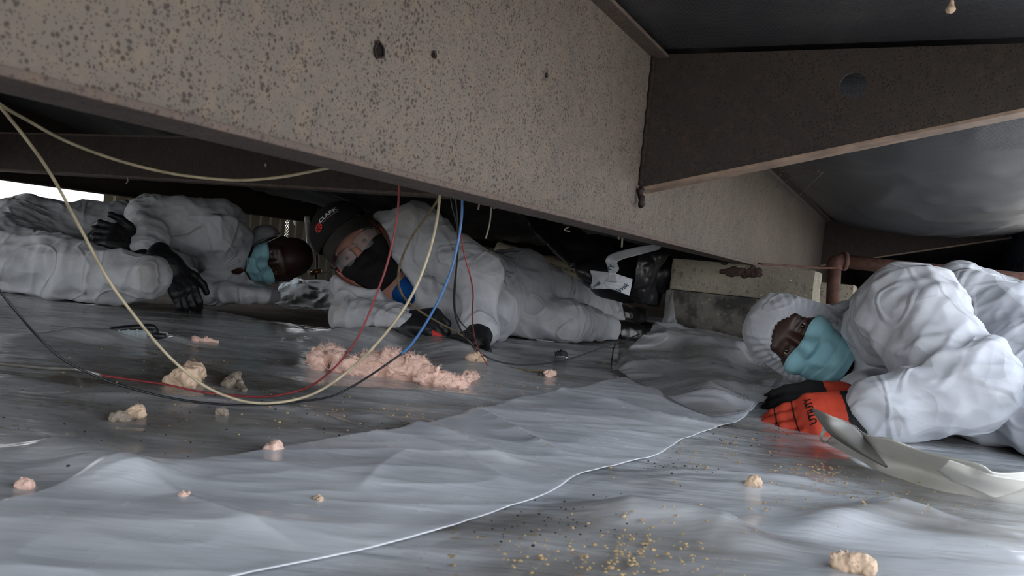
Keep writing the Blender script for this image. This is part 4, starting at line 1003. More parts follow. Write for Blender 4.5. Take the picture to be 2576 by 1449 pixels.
# ---------------------------------------------------------------- the man on the right
root = thing('person', G(2350, 1120, .02), 'person in clean white hooded coverall and blue mask, wearing red and black gloves, right', 'person')
frC = FrE(1999, 851, 1.67, img(-.82, .54, -.34), img(-.46, .10, 1), .91)
hp, faceC = head_prims(frC, neck_to=P(2165, 905, 1.84))
sh, el, wr = P(2288, 785, 1.48), P(2432, 968, 1.32), P(2190, 1040, 1.34)
sh2, el2, wr2 = P(2190, 870, 1.75), P(2225, 985, 1.60), P(2152, 1008, 1.51)
ch, wa, pe = P(2262, 850, 1.78), P(2450, 865, 1.74), P(2650, 960, 1.54)
th1, kn1, an1 = P(2540, 1050, 1.42), P(2900, 1100, 1.18), P(3500, 1150, .98); kn2, an2 = P(2980, 960, 1.45), P(3600, 1000, 1.25)
bp = hp + [Cap(ch, wa, .115, .105, .05), Cap(wa, pe, .105, .12, .05), Cap(sh, sh2, .065, .06, .05), Cap(sh, el, .05, .037, .03), Cap(el, wr, .036, .027, .02), Cap(sh2, el2, .05, .036, .03), Cap(el2, wr2, .034, .026, .02),
           Cap(pe, th1, .08, .07, .05), Cap(th1, kn1, .075, .055, .04), Cap(kn1, an1, .05, .035, .02), Cap(pe, kn2, .085, .055, .04), Cap(kn2, an2, .05, .035, .02), below()]
V, F = sdf_mesh(bp, .0036)
obj('body', V, F, m_skin_dark, root); eyes(frC, root)
elx = el + img(1, 0, 0) * .0
sc_ = [Cap(ch, wa, .132, .145, .05, wr=.012, wf=(9, 8), seed=51, tw=7), Cap(wa, pe, .145, .155, .05, wr=.013, wf=(9, 6), seed=53, tw=4), Cap(pe, th1, .14, .098, .05, wr=.008), Cap(th1, kn1, .098, .10, .03, wr=.010, wf=(8, 6), seed=54), Cap(sh, sh2, .085, .085, .035, wr=.008, wf=(14, 8), seed=55),
       Cap(P(2400, 765, 1.70), P(2520, 850, 1.60), .09, .10, .03, wr=.016, wf=(13, 6), seed=69), Cap(sh2, el2, .075, .055, .02, wr=.007, seed=65), Cap(el2, wr2 + (el2 - wr2) * .3, .050, .045, .015, wr=.006, seed=67),
       Cap(sh, el, .094, .068, .012, wr=.016, wf=(17, 6), seed=57), Cap(P(2310, 860, 1.42), P(2440, 925, 1.33), .062, .062, .012, wr=.014, wf=(18, 6), seed=61), Cap(el, wr + (el - wr) * .16, .068, .054, .007, wr=.015, wf=(17, 6), seed=59),
       Cap(kn1, an1, .09, .06, .03, wr=.008), Cap(pe, kn2, .14, .09, .05, wr=.01), Cap(kn2, an2, .08, .06, .03, wr=.008),
       Ell(frC.w((0, .0, .0)), (.088, .115, .14), frC.R, .012, True), below()]
suit(sc_, 'coverall', m_suit_r, root, .0040, .021, 15.0, img(.9, .35, -.3))
gath = lambda p: None
def hood_post(p):
    l = (p - frC.o) @ frC.R
    an = np.arctan2(l[:, 0], l[:, 2] + .02); rim = np.exp(-((l[:, 1] + .055) / .045) ** 2)
    g = .0016 * np.sin(an * 40 + 3 * vnoise(l[:, 0] * 20, l[:, 1] * 20, l[:, 2] * 20)) * rim
    return g - .005 * (ridge(l[:, 0] * 14 + 2, l[:, 1] * 8, l[:, 2] * 12) - .4)
hd = [Ell(frC.w((0, .010, .030)), (.081, .099, .087), frC.R, .02), Ell(frC.w((0, -.005, -.04)), (.077, .073, .082), frC.R, .03), Cap(frC.w((0, .035, -.06)), P(2185, 860, 1.80), .082, .10, .04, wr=.009, wf=(20, 7), seed=71),
      Cap(frC.w((0, -.30, -.044)), frC.w((0, -.055, -.044)), .057, .057, .006, flat=(frC.d((0, 0, 1)), 1.5), sub=True), Ell(frC.w((0, -.03, -.13)), (.06, .085, .07), frC.R, .012, True)]
V, F = sdf_mesh(hd, .0030)
_N = vnormals(V, F); V = V - _N * hood_post(V)[:, None] + _N * (.010 * (worley(V * np.array((12, 12, 16)) + .5) - .5))[:, None]; hood = obj('hood', V, F, m_suit_r, root)
face_mask(frC, faceC, root, m_mask, span=66, z0=-.132, z1=-.012, pleat=.003, seed=7.0, off=.006)
# gloves: orange-red backs, black palms and sides
h1, (L1, gx, gy, gz) = hand_prims(wr + (wr - el) * .02, img(-.93, -.10, -.16), img(.12, .72, .62), 1, fk=((8, 14, 8), (8, 14, 8), (10, 14, 8), (14, 18, 10)), spread=.5, sc=1.02, thumb=(.85, .35, -.4))
og = L1((0, 0, 0))
def red_split(n, c):
    lx = (c - og) @ gx; return np.where(((n @ gz) > .05) & (lx > .04) & (lx < .185), 0, 1)
h1 = h1 + [Cap(L1((.03, 0, .004)), L1((.085, 0, .006)), .022, .020, .02, flat=(gy, 1.9))]
g1 = glove(h1, None, root, 'glove', .0026, .0012, [m_redglove, m_blackfab], red_split)
g1['label'] = 'glove with orange-red back lettered UTILITY'
V2, F2 = text_vf('UTILITY', .0155, 1.02, .0005)
V = lay(V2, L1((.094, .004, .05)), -gy, gx * 1.0, -gz, h1, .0012, .0); o = obj('lettering', V, F2, m_black_print, g1)
for xs in (.112, .140):
    mb = MB(); pts = trace(h1, [L1((xs + .006 * math.cos(q), .042 * q, .05)) for q in np.linspace(-1, 1, 20)], np.tile(-gz, (20, 1)), off=.0006); mb.tube(pts, .0010, 5); mb.build('seam', m_black_print, g1, True)
h2, (L2, gx2, gy2, gz2) = hand_prims(wr2, img(-.96, .02, .10), img(.35, .55, .75), -1, fk=((20, 30, 15), (18, 30, 15), (16, 30, 15), (20, 30, 15)), sc=.95, spread=.4, thumb=(.9, .25, -.2))
og2 = L2((0, 0, 0))
g2 = glove(h2, None, root, 'glove', .0026, .0012, [m_redglove, m_blackfab], lambda n, c: np.where(((n @ gz2) > .35) & ((c - og2) @ gx2 < .062) & ((c - og2) @ gx2 > .012), 0, 1))

# ================================================================== pipes, strap, hanging things
root = thing('water_pipe', P(2100, 700, 2.62), 'rusty iron pipe with an elbow, running right behind the hooded man', 'pipe')
mb = MB(); mb.tube([P(2128, 658, 2.62), P(2260, 672, 2.60), P(2460, 692, 2.55), P(2760, 722, 2.50), P(3300, 776, 2.42)], .0225, 16); mb.build('pipe_run', m_rust, root, True)
mb = MB(); mb.tube(catmull([P(2126, 658, 2.62), P(2112, 658, 2.62), P(2101, 664, 2.62), P(2099, 678, 2.62)], 14), [.026] * 14, 16); mb.build('elbow', m_rust, root, True)
mb = MB(); mb.tube([P(2118, 657, 2.62), P(2128, 658, 2.62)], .031, 16); mb.build('collar', m_rust, root, True)
mb = MB(); mb.tube([P(2099, 676, 2.62), P(2097, 715, 2.62), P(2094, 800, 2.62)], .0215, 16); mb.build('riser', m_rust, root, True)
mb = MB(); q = [P(1908, 664, 2.46), P(1990, 669, 2.53), P(2060, 674, 2.58), P(2108, 674, 2.60)]
Gd = loft([[p + np.array((0, 0, .0035)) for p in q], [p - np.array((0, 0, .0035)) for p in q]], 24, 4); V, F = thicken(Gd, .004)
o = obj('anchor_strap', V, F, m_rust); tag(o, 'thin rusty strap between the beam end and the pipe elbow', 'strap')
mb = MB(); mb.tube([P(1250, 628, 3.18), P(1380, 668, 3.12), P(1500, 706, 3.06), P(1620, 742, 3.0)], .034, 20); o = mb.build('drain_pipe', m_pvc, None, True); tag(o, 'cream plastic drain pipe behind the legs of the man in the cap', 'pipe')
V2, F2 = text_vf('PVC 1120 SCH 40 NSF-PW', .013, 1.0, .0003); v_ = nrm(P(1428, 679, 3) - CAM)
pp = [Cap(P(1250, 628, 3.18), P(1620, 742, 3.0), .034, .034, 0)]
V = lay(V2, P(1428, 679, 2.9), nrm(P(1500, 706, 3.06) - P(1380, 668, 3.12)), np.array((0, 0, 1.0)), v_, pp, .0012, 0.0); obj('lettering', V, F2, m_black_print, o)

def sheet(name, rows, nu, nv, th, mat, label, cat, amp=0.0, fq=12.0, seed=0.0, parent=None, amp2=0.0):
    Gd = loft(rows, nu, nv)
    if amp:
        n = grid_normals(Gd); f = amp * (ridge(Gd[..., 0] * fq + seed, Gd[..., 1] * fq, Gd[..., 2] * fq * 1.4) - .4) + amp2 * (ridge(Gd[..., 0] * fq * 3, Gd[..., 1] * fq * 3 + seed, Gd[..., 2] * fq * 3) - .4)
        Gd = Gd + n * f[..., None]
    V, F = thicken(Gd, th); o = obj(name, V, F, mat, parent)
    if parent is None: tag(o, label, cat)
    return o
sheet('torn_wrap', [[P(1285, 500, 2.30), P(1420, 560, 2.46), P(1560, 600, 2.52), P(1740, 655, 2.45)], [P(1335, 575, 2.28), P(1425, 628, 2.36), P(1560, 650, 2.36), P(1712, 672, 2.40)],
      [P(1392, 630, 2.34), P(1455, 682, 2.30), P(1560, 705, 2.32), P(1695, 702, 2.42)], [P(1478, 700, 2.40), P(1505, 738, 2.38), P(1575, 758, 2.40), P(1655, 770, 2.46)]], 90, 70, .0012, m_torn,
      'torn black woven wrap hanging under the beam, patched with white tape', 'wrap', .022, 9.0, 3.0, amp2=.006)
sheet('torn_wrap', [[P(1615, 615, 2.26), P(1650, 628, 2.30), P(1690, 640, 2.34)], [P(1600, 668, 2.24), P(1640, 668, 2.27), P(1668, 665, 2.34)], [P(1592, 720, 2.26), P(1630, 722, 2.28), P(1655, 705, 2.36)], [P(1585, 758, 2.32), P(1620, 765, 2.32), P(1650, 768, 2.38)]], 40, 60, .0012, m_torn,
      'shiny black wrap flap hanging right of the white tape', 'wrap', .010, 16.0, 6.0, amp2=.004)
tp = sheet('wrap_tape', [[P(1484, 680, 2.25), P(1512, 683, 2.23), P(1545, 687, 2.22), P(1591, 702, 2.22)], [P(1489, 704, 2.25), P(1515, 706, 2.225), P(1543, 709, 2.215), P(1588, 724, 2.22)], [P(1483, 726, 2.25), P(1515, 727, 2.23), P(1541, 729, 2.22), P(1583, 744, 2.22)]], 50, 26, .0008, m_tape,
      'crinkled white printed tape patch stuck on the torn black wrap', 'tape', .004, 26.0, 2.0, amp2=.0015)
V2, F2 = text_vf('Tyvek', .017, 1.0, .0003)
def flat_print(V2, F2, x, y, d, rot, mat, parent):
    c, s = math.cos(rot), math.sin(rot); V = np.array([P(x, y, d) + (c * v[0] - s * v[1]) * vR + (s * v[0] + c * v[1]) * vU for v in V2]); return obj('lettering', V, F2, mat, parent)
flat_print(V2, F2, 1564, 726, 2.208, .62, m_navy_print, tp)
V2, F2 = text_vf('Tyvek', .014, 1.0, .0003); flat_print(V2, F2, 1497, 719, 2.228, .62, m_navy_print, tp)
t2 = sheet('wrap_tape', [[P(1668, 612, 2.30), P(1610, 620, 2.22), P(1545, 636, 2.20), P(1524, 652, 2.19), P(1528, 672, 2.20), P(1531, 690, 2.19), P(1526, 708, 2.205)], [P(1660, 627, 2.30), P(1605, 642, 2.21), P(1572, 650, 2.185), P(1553, 660, 2.175), P(1557, 676, 2.185), P(1549, 690, 2.18), P(1553, 711, 2.20)]], 60, 8, .0008, m_tape,
      'loose curling strip of white tape above the crinkled patch', 'tape')
V2, F2 = text_vf('Ty', .018, 1.0, .0004); flat_print(V2, F2, 1535, 674, 2.178, 1.3, m_navy_print, t2)

# ---- stiff white vinyl edge in front of the right-hand man
def gz(x, y, z): return G(x, y, z)
o = sheet('vinyl_sheet', [[gz(2141, 1068, .062), gz(2182, 1096, .06), gz(2240, 1100, .072), gz(2312, 1128, .066), gz(2390, 1154, .066), gz(2470, 1178, .066), gz(2520, 1190, .06), gz(2640, 1180, .066)],
      [gz(2100, 1090, .036), gz(2180, 1140, .036), gz(2250, 1160, .034), gz(2320, 1178, .034), gz(2400, 1202, .034), gz(2470, 1222, .036), gz(2530, 1226, .042), gz(2640, 1224, .046)],
      [gz(2074, 1112, .018), gz(2150, 1156, .016), gz(2230, 1196, .014), gz(2310, 1222, .014), gz(2400, 1246, .014), gz(2470, 1260, .014), gz(2530, 1270, .014), gz(2640, 1276, .014)]], 110, 26, .0012, m_white_sheet,
      'stiff white vinyl sheet with folded edge lying before the hooded man', 'vinyl sheet', .006, 10, 4.0, amp2=.0012)
sheet('folded_corner', [[gz(2043, 1026, .085), gz(2085, 1044, .082), gz(2142, 1068, .066), gz(2190, 1120, .05), gz(2233, 1173, .038)], [gz(2050, 1042, .075), gz(2080, 1070, .066), gz(2118, 1096, .058), gz(2170, 1134, .046), gz(2232, 1175, .036)], [gz(2060, 1058, .06), gz(2082, 1086, .052), gz(2110, 1108, .046), gz(2165, 1142, .04), gz(2231, 1177, .034)]], 40, 12, .0012, m_grey_back, '', '', parent=o)['label'] = 'grey underside folded over'
sheet('curled_edge', [[gz(2062, 1056, .062), gz(2070, 1072, .05), gz(2063, 1094, .036), gz(2063, 1108, .026), gz(2076, 1116, .018)], [gz(2078, 1068, .056), gz(2078, 1084, .044), gz(2070, 1098, .034), gz(2070, 1106, .028), gz(2082, 1112, .02)]], 24, 5, .0012, m_white_sheet, '', '', parent=o)
sheet('folded_corner', [[gz(2360, 1180, .05), gz(2400, 1205, .046), gz(2440, 1226, .046), gz(2500, 1250, .04)], [gz(2372, 1174, .064), gz(2430, 1200, .060), gz(2480, 1212, .060), gz(2560, 1228, .054)], [gz(2385, 1160, .074), gz(2440, 1176, .072), gz(2500, 1196, .070), gz(2600, 1206, .066)]], 40, 14, .0012, m_white_sheet, '', '', .006, 14, 2.0, parent=o)

# ================================================================== cables
def cable(pts, r, mat, label, cat='cable', name='cable', n=110, group=None, rest=False):
    A = catmull([P(p[0], p[1], p[2] * (.87 if p[2] < 1.26 else 1.0)) for p in pts], n)
    mb = MB(); mb.tube(A, r, 8); o = mb.build(name, mat, None, True); return tag(o, label, cat, group)
def fl(x, y, dz=.006): 
    p = on_floor(x, y); return p + np.array((0, 0, dz))
def cable_w(pts, r, mat, label, cat='cable', name='cable', n=120):
    A = catmull(pts, n); mb = MB(); mb.tube(A, r, 8); o = mb.build(name, mat, None, True); return tag(o, label, cat)
cable([(-60, 200, .92), (0, 268, .95), (70, 355, .98), (130, 442, 1.0), (200, 570, 1.04), (270, 700, 1.07), (335, 790, 1.09), (400, 870, 1.12), (450, 920, 1.14), (510, 968, 1.15), (580, 1000, 1.16), (650, 1014, 1.165), (730, 1008, 1.18), (800, 985, 1.19), (870, 938, 1.2), (935, 878, 1.2), (1000, 800, 1.2), (1045, 725, 1.2), (1078, 640, 1.2), (1098, 560, 1.2), (1108, 480, 1.2), (1112, 430, 1.2)], .0018, m_coax, 'cream cable looping down from the upper left and up to the beam', n=240)
cable([(-60, 205, .92), (0, 262, .95), (70, 303, 1.0), (160, 352, 1.04), (280, 398, 1.08), (400, 430, 1.12), (500, 446, 1.14), (600, 453, 1.16), (700, 446, 1.18), (790, 430, 1.2), (850, 417, 1.22), (900, 398, 1.24)], .0020, m_coax, 'pale cable sagging just below the cross channel, upper left', n=120)
cable([(-60, 640, 1.0), (0, 732, 1.03), (50, 795, 1.05), (100, 852, 1.08), (160, 905, 1.1), (250, 950, 1.13), (340, 980, 1.15), (440, 1003, 1.17), (540, 1016, 1.18), (640, 1019, 1.19), (740, 1012, 1.2), (830, 998, 1.2), (890, 970, 1.21), (950, 932, 1.21), (1010, 890, 1.22)], .0015, m_blackcable, 'black wire looping low over the sheet, joined to the blue wire', n=160)
cable([(1010, 890, 1.22), (1035, 866, 1.22), (1070, 815, 1.22), (1105, 752, 1.22), (1135, 680, 1.22), (1152, 610, 1.22), (1161, 550, 1.22), (1163, 500, 1.22), (1163, 450, 1.22)], .0017, m_bluewire, 'blue wire rising to the beam in front of the man in the cap')
cable([(255, 944, 1.19), (330, 955, 1.2), (420, 968, 1.2), (500, 985, 1.21), (600, 996, 1.22), (680, 997, 1.22), (760, 980, 1.23), (810, 952, 1.23), (860, 905, 1.23), (905, 840, 1.23), (945, 745, 1.23), (975, 660, 1.23), (997, 560, 1.23), (1003, 500, 1.23), (1006, 440, 1.23)], .0014, m_redwire, 'dark red wire looping from the sheet up to the beam', n=150)
cable_w([fl(-60, 920), fl(30, 928), fl(110, 936), fl(190, 940), P(255, 944, 1.19 * .87)], .0024, m_greywire, 'grey wire lying along the sheet at the left edge')
cable([(1112, 470, 1.27), (1098, 508, 1.27), (1070, 548, 1.28), (1040, 590, 1.29), (1015, 640, 1.3), (1002, 690, 1.31), (1005, 725, 1.33), (1022, 755, 1.38), (1060, 785, 1.45), (1105, 812, 1.54), (1150, 836, 1.62), (1180, 858, 1.68), (1198, 885, 1.70), (1222, 908, 1.68), (1262, 920, 1.66), (1330, 932, 1.65), (1390, 932, 1.66)], .0021, m_brasscable, 'muddy brown cable curling past the gloves of the man in the cap', n=160)
cable([(1132, 470, 1.3), (1138, 520, 1.3), (1150, 570, 1.3), (1151, 640, 1.32), (1143, 720, 1.36), (1142, 770, 1.42), (1150, 810, 1.52), (1172, 850, 1.62), (1200, 880, 1.68), (1240, 905, 1.7), (1310, 918, 1.72), (1390, 912, 1.76), (1450, 898, 1.82), (1510, 876, 1.92), (1565, 858, 2.0), (1610, 840, 2.1)], .0015, m_blackcable, 'thin black wire hanging at the elbow and trailing right over the sheet', n=160)
cable([(1145, 470, 1.28), (1148, 520, 1.28), (1153, 600, 1.3), (1148, 680, 1.34), (1144, 760, 1.42), (1152, 800, 1.52), (1185, 838, 1.62), (1215, 868, 1.7)], .0012, m_blackcable, 'second thin dark wire hanging beside the blue one')
cable([(1160, 590, 1.26), (1168, 640, 1.27), (1182, 690, 1.28), (1190, 740, 1.32), (1188, 800, 1.42), (1196, 856, 1.55), (1218, 905, 1.62), (1246, 938, 1.62)], .0012, m_redwire, 'thin red brown wire hanging over the sleeve of the man in the cap')
cable([(1560, 858, 2.05), (1545, 872, 1.98), (1540, 900, 1.86), (1537, 925, 1.78)], .0016, m_blackcable, 'short black wire end dropping near the boots')

# ================================================================== insulation scraps
def dist_to(p): return float(np.dot(p - CAM, vF))
def fluff(name, pts, mat, label, cat='insulation', hair=60, hmat=None, vox=.0024, rough=.006, group=None, flat=1.0, fq=90):
    pr = []; prev = None
    for (x, y, r) in pts:
        g = on_floor(x, y + r * .9); d = dist_to(g); rm = r * d / FP; c = g + np.array((0, 0, rm * .85))
        if prev is not None: pr.append(Cap(prev[0], c, prev[1], rm, .012))
        else: pr.append(Cap(c, c + np.array((.0008, 0, 0)), rm, rm, .012))
        prev = (c, rm)
    rr = max(q.r0 for q in pr); fq = max(fq, .95 / rr); rough = rough if rr > .014 else .5 * rr; vox = min(vox, rr / 5)
    V, F = sdf_mesh(pr, vox, lambda p: -rough * 2.2 * (vnoise(p[:, 0] * fq * .8, p[:, 1] * fq * .8, p[:, 2] * fq * .8) - .45) - rough * .9 * (vnoise(p[:, 0] * fq * 3, p[:, 1] * fq * 3, p[:, 2] * fq * 3) - .5))
    o = obj(name, V, F, mat); tag(o, label, cat, group)
    if hair:
        mb = MB(); c = V.mean(0)
        for k in range(hair):
            i = random.randrange(len(V)); n = nrm(V[i] - c + np.array((0, 0, .02))); L = rr * random.uniform(.15, .5)
            t1 = nrm(n + RNG.randn(3) * .7); t2 = nrm(t1 + RNG.randn(3) * .6)
            mb.tube([V[i] - n * .002, V[i] + t1 * L * .5, V[i] + t1 * L * .5 + t2 * L * .5], [.00035, .0003, .0001], 3, False)
        h = mb.build('strands', hmat or mat, o, True); h['kind'] = 'stuff'
    return o
fluff('insulation_batt', [(800, 905, 26), (830, 895, 26), (850, 918, 20), (880, 925, 18), (930, 915, 30), (985, 918, 34), (1035, 928, 32), (1080, 946, 24), (1130, 960, 15), (1165, 962, 12), (1190, 948, 7)], m_pink, 'long pink insulation clump lying on the sheet before the man in the cap', hair=3200, hmat=m_pinkhair, vox=.0026, rough=.009)
fluff('insulation_scrap', [(440, 955, 17), (468, 950, 26), (492, 938, 16), (478, 925, 10)], m_tan, 'tan insulation tuft the red wire crosses', hair=40, vox=.002, rough=.006)
fluff('insulation_scrap', [(575, 965, 10), (590, 952, 9), (600, 938, 6)], m_grey_fluff, 'grey brown upright insulation wisp right of the tan tuft', hair=40, vox=.0016, rough=.005)
fluff('insulation_scrap', [(600, 965, 6), (615, 980, 6)], m_grey_fluff, 'small grey wisp at the foot of the upright one', hair=14, vox=.0015, rough=.004)
fluff('insulation_scrap', [(330, 1042, 8), (346, 1036, 12), (356, 1044, 8)], m_tan, 'small cream tuft at left below the looping wires', hair=12, vox=.0015, rough=.004)
fluff('insulation_scrap', [(290, 1052, 7), (308, 1050, 8), (322, 1052, 6)], m_grey_fluff, 'grey crumbly bit touching the small cream tuft', vox=.0015, rough=.004)
fluff('insulation_scrap', [(672, 1132, 8), (690, 1130, 11), (702, 1134, 7)], m_pink, 'single pink fluff bit alone on the pale sheet', hair=12, vox=.0013, rough=.003)
fluff('insulation_scrap', [(2110, 1415, 14), (2150, 1418, 20), (2190, 1432, 17)], m_tan, 'cream tuft at the bottom right of the foreground', hair=50, vox=.0012, rough=.0035)
fluff('insulation_scrap', [(800, 1262, 7), (812, 1270, 8)], m_tan, 'tiny cream bit in the middle of the bluish sheet', vox=.001, rough=.002)
fluff('insulation_scrap', [(1190, 905, 13), (1210, 908, 10), (1196, 895, 8)], m_tan, 'brown tan tuft under the hanging red brown wire', hair=14, vox=.002, rough=.005)
fluff('insulation_scrap', [(1378, 942, 7), (1392, 940, 7)], m_pink, 'tiny pink tuft at the end of the muddy cable', vox=.0016, rough=.003)
fluff('insulation_scrap', [(490, 853, 4), (520, 855, 4), (548, 860, 3)], m_pink, 'flat pinkish flake on the ridge right of the grey tool', vox=.0016, rough=.003)
fluff('insulation_scrap', [(1895, 1212, 10), (1878, 1222, 6)], m_tan, 'brown crumb lump on the right-hand sheet, before the vinyl', vox=.001, rough=.002)
fluff('insulation_scrap', [(555, 1036, 7), (570, 1040, 6)], m_grey_fluff, 'small grey fluff below the lowest loop of cable', vox=.0014, rough=.003)
fluff('insulation_scrap', [(60, 1218, 8), (72, 1222, 7)], m_pink, 'pink crumb near the left edge of the foreground', vox=.001, rough=.002)
fluff('insulation_scrap', [(465, 1252, 7), (485, 1250, 6)], m_pink, 'pale pink crumb on the crease left of the tiny cream bit', vox=.001, rough=.002)

# scattered grit and crumbs, beyond counting
def litter(name, spots, mat, label, rmin, rmax):
    mb = MB()
    g = (1 + 5 ** .5) / 2; ico = [np.array(v) / 1.9 for v in ((-1, g, 0), (1, g, 0), (-1, -g, 0), (1, -g, 0), (0, -1, g), (0, 1, g), (0, -1, -g), (0, 1, -g), (g, 0, -1), (g, 0, 1), (-g, 0, -1), (-g, 0, 1))]
    ff = [(0, 11, 5), (0, 5, 1), (0, 1, 7), (0, 7, 10), (0, 10, 11), (1, 5, 9), (5, 11, 4), (11, 10, 2), (10, 7, 6), (7, 1, 8), (3, 9, 4), (3, 4, 2), (3, 2, 6), (3, 6, 8), (3, 8, 9), (4, 9, 5), (2, 4, 11), (6, 2, 10), (8, 6, 7), (9, 8, 1)]
    for (cx, cy, sx_, sy_, n) in spots:
        for _ in range(n):
            p = G(random.gauss(cx, sx_), min(random.gauss(cy, sy_), 1500), .02)
            if p[1] < .3 or p[1] > 6 or toBC(p)[1] > CE: continue
            r = random.uniform(rmin, rmax) * random.uniform(.5, 1); z = hz(p) + .003
            a = random.random() * 6; ca, sa_ = math.cos(a), math.sin(a)
            mb.add([(p[0] + r * (ca * v[0] - sa_ * v[1]), p[1] + r * (sa_ * v[0] + ca * v[1]), z + r * .55 * v[2]) for v in [u * random.uniform(.6, 1.25) for u in ico]], ff)
    o = mb.build(name, mat, None, False); tag(o, label, 'debris', kind='stuff'); return o
litter('crumb_litter', [(1610, 1385, 90, 34, 110), (1540, 1420, 170, 40, 130), (2060, 1180, 50, 14, 90), (1760, 1120, 160, 30, 120), (2150, 1240, 160, 40, 120), (1330, 1130, 220, 40, 120), (1150, 980, 300, 30, 120), (900, 1040, 300, 40, 100), (600, 900, 300, 40, 80)], m_crumb_y, 'yellow brown foam crumbs scattered over the plastic sheets', .0009, .0028)
litter('grit_litter', [(640, 1215, 70, 14, 60), (540, 1225, 60, 10, 30), (430, 1270, 50, 12, 40), (930, 1085, 60, 12, 20), (1700, 1170, 60, 20, 40), (1400, 1330, 100, 30, 60), (400, 1060, 260, 40, 60), (1000, 1200, 300, 60, 50), (1900, 1080, 100, 25, 50)], m_crumb_d, 'dark grit specks scattered over the plastic sheets', .0008, .0022)

# ================================================================== tools and small things
root = thing('hand_tool', on_floor(310, 850), 'grey ribbed hand tool with black grip and wire loop on the sheet, left', 'tool')
D0 = dist_to(on_floor(310, 856)) - .03
mb = MB(); mb.tube(catmull([P(255, 842, D0), P(290, 839, D0), P(330, 837, D0), P(372, 838, D0)], 20), [.006 + .006 * min(1, i / 8) for i in range(20)], 12); mb.build('barrel', m_tool, root, True)
for x in (306, 330, 352):
    mb = MB(); mb.tube([P(x - 2, 838, D0), P(x + 3, 838, D0)], .0138, 12); mb.build('rib', m_tool, root, True)
mb = MB(); mb.tube(catmull([P(206, 840, D0), P(245, 839, D0), P(290, 830, D0 - .005), P(335, 825, D0 - .005), P(375, 823, D0 - .005), P(388, 828, D0), P(392, 838, D0)], 40), [.003 + .0035 * min(1, i / 12) for i in range(40)], 10); mb.build('grip', m_toolblack, root, True)
mb = MB(); mb.tube([P(386, 842, D0), P(400, 845, D0), P(416, 846, D0)], [.006, .007, .004], 10); mb.build('nozzle', m_toolblack, root, True)
mb = MB(); mb.tube([P(393, 841, D0), P(402, 836, D0), P(421, 836, D0), P(424, 848, D0), P(446, 844, D0 + .01)], .0014, 6); mb.build('wire_loop', m_chrome, root, True)
sheet('foil_scrap', [[fl(1395, 905, .004), fl(1410, 907, .01), fl(1428, 905, .004)], [fl(1393, 899, .012), fl(1412, 899, .018), fl(1426, 900, .010)], [fl(1397, 894, .006), fl(1412, 893, .012), fl(1424, 896, .005)]], 20, 14, .0006, m_foil, 'crumpled silver foil scrap on the sheet right of the gloves', 'foil', .006, 60, 2.0)
mb = MB(); a, b = P(1082, 838, 1.97), P(1112, 852, 1.95); mb.box((a + b) / 2, (b - a) / 2, vU * .011, vF * .006); o = mb.build('knife', m_red, None, bevel=.003); tag(o, 'bright red tool handle beside the fist of the man in the cap', 'tool')
sheet('plastic_scrap', [[fl(690, 775, .004), fl(740, 782, .004), fl(800, 785, .004), fl(850, 800, .004)], [fl(700, 750, .03), fl(750, 756, .05), fl(800, 760, .04), fl(848, 775, .05)], [fl(720, 742, .02), fl(760, 738, .05), fl(805, 740, .06), fl(850, 742, .05)], [fl(735, 735, .01), fl(775, 728, .02), fl(815, 728, .02), fl(846, 728, .02)]], 50, 40, .0006, m_clear, 'crumpled clear plastic heap between the two men on the left', 'plastic', .014, 14, 3.0, amp2=.003)
sheet('disposable_glove', [[fl(698, 752, .02), fl(725, 757, .03), fl(752, 758, .03), fl(785, 750, .02)], [fl(700, 742, .05), fl(728, 742, .065), fl(755, 746, .06), fl(788, 742, .045)], [fl(706, 736, .05), fl(730, 733, .065), fl(757, 738, .06), fl(784, 737, .05)]], 30, 18, .0008, plain('pale_blue_film', (176, 204, 214), .4, .4, var=.15), 'pale blue crumpled disposable glove beside the bare head', 'glove', .012, 22, 1.0)
root = thing('hose_fitting', P(790, 700, 2.75), 'small brass fitting with dark stake, beside the ear of the man in the cap', 'fitting')
mb = MB(); mb.tube([P(797, 640, 2.75), P(797, 680, 2.75), P(794, 702, 2.75)], .0035, 8); mb.build('stake', m_toolblack, root, True)
mb = MB(); mb.tube([P(782, 688, 2.75), P(795, 684, 2.75), P(808, 680, 2.75)], [.008, .010, .006], 10); mb.build('brass_body', m_brass, root, True)
mb = MB(); mb.tube(catmull([P(800, 687, 2.74), P(818, 686, 2.74), P(836, 680, 2.7)], 14), .0012, 5); mb.build('wire_tail', m_greywire, root, True)
mb = MB(); mb.tube([P(772, 545, 3.0), P(773, 560, 3.0)], .011, 14); mb.tube([P(773, 556, 3.0), P(776, 612, 3.0), P(780, 690, 3.0)], .0085, 14); o = mb.build('vent_pipe', m_whitepvc, None, True); tag(o, 'thin white plastic riser with cap left of the black cap', 'pipe')
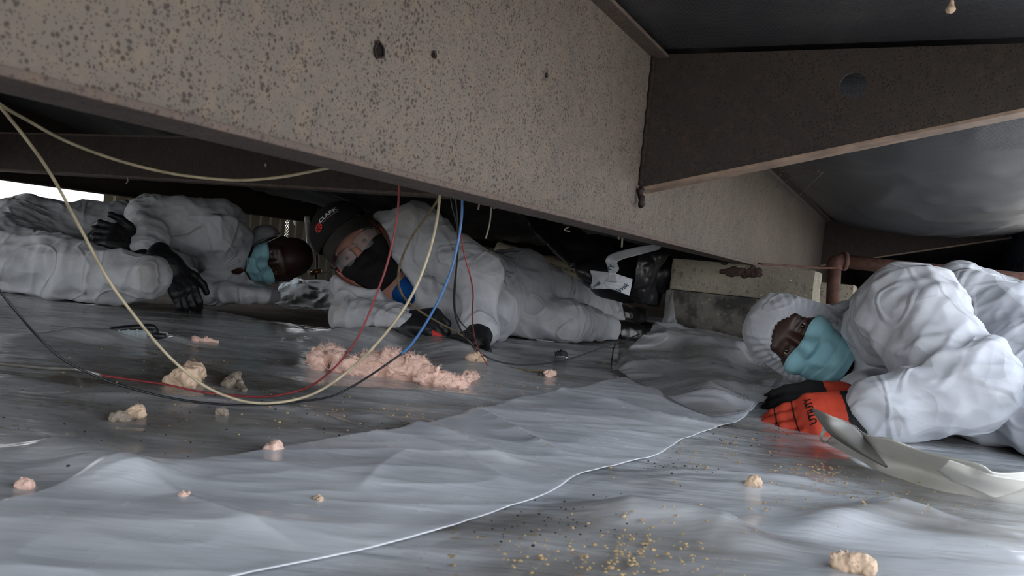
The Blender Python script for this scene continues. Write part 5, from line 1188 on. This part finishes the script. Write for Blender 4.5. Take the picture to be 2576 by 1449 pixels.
sheet('hanging_scrap', [[P(735, 536, 3.74), P(745, 538, 3.74), P(756, 541, 3.76)], [P(737, 555, 3.74), P(746, 556, 3.74), P(754, 556, 3.76)], [P(741, 568, 3.74), P(745, 568, 3.74), P(748, 566, 3.76)]], 12, 14, .001, m_white_sheet, 'small pale scrap hanging from the far edge above the bare head', 'scrap', .003, 40)
# cobwebs and lint
def strand(pts, r, label, name='cobweb', mat=None):
    root = thing(name, P(*pts[0][0]), label, 'cobweb')
    for line in pts:
        mb = MB(); mb.tube(catmull([P(*q) for q in line], 16), r, 4); mb.build('strand', mat or m_web, root, True)
strand([[(1912, 482, 2.2), (1938, 462, 2.15), (1966, 438, 2.1)], [(1950, 472, 2.1), (2000, 445, 2.0), (2060, 430, 1.9)], [(1975, 522, 2.1), (2010, 492, 2.05), (2045, 458, 1.95), (2070, 434, 1.9)], [(1960, 432, 2.1), (2010, 425, 2.0), (2068, 436, 1.9)], [(1880, 445, 2.2), (1888, 468, 2.2)]], .0009, 'pale cobweb strands across the corner of beam and belly fabric')
strand([[(1555, 588, 1.55), (1557, 602, 1.55)], [(1566, 594, 1.56), (1564, 622, 1.56)]], .0018, 'two lint threads hanging from the beam above the tape', 'lint')
strand([[(1240, 515, 1.2), (1252, 520, 1.2), (1240, 524, 1.2)], [(1432, 570, 1.4), (1420, 578, 1.4), (1434, 582, 1.4)], [(1236, 520, 1.25), (1232, 560, 1.25), (1222, 600, 1.25)]], .0012, 'lint threads hanging from the middle of the beam', 'lint')
strand([[(320, 445, 1.9), (322, 455, 1.9), (317, 462, 1.9)], [(1206, 510, 1.3), (1203, 528, 1.3)], [(668, 412, 1.2), (668, 420, 1.2)]], .0014, 'lint bits hanging under the cross channel', 'lint')
V, F = sdf_mesh([Cap(P(2391, 22, 1.0), P(2394, 6, 1.0), .006, .002, .004), Cap(P(2394, 8, 1.0), P(2396, -16, 1.0), .0022, .0015, .003)], .001, lambda p: .001 * (vnoise(p[:, 0] * 400, p[:, 1] * 400, p[:, 2] * 400) - .5)); o = obj('lint', V, F, m_tan); tag(o, 'tan fluff blob hanging from the belly fabric, top right', 'lint')
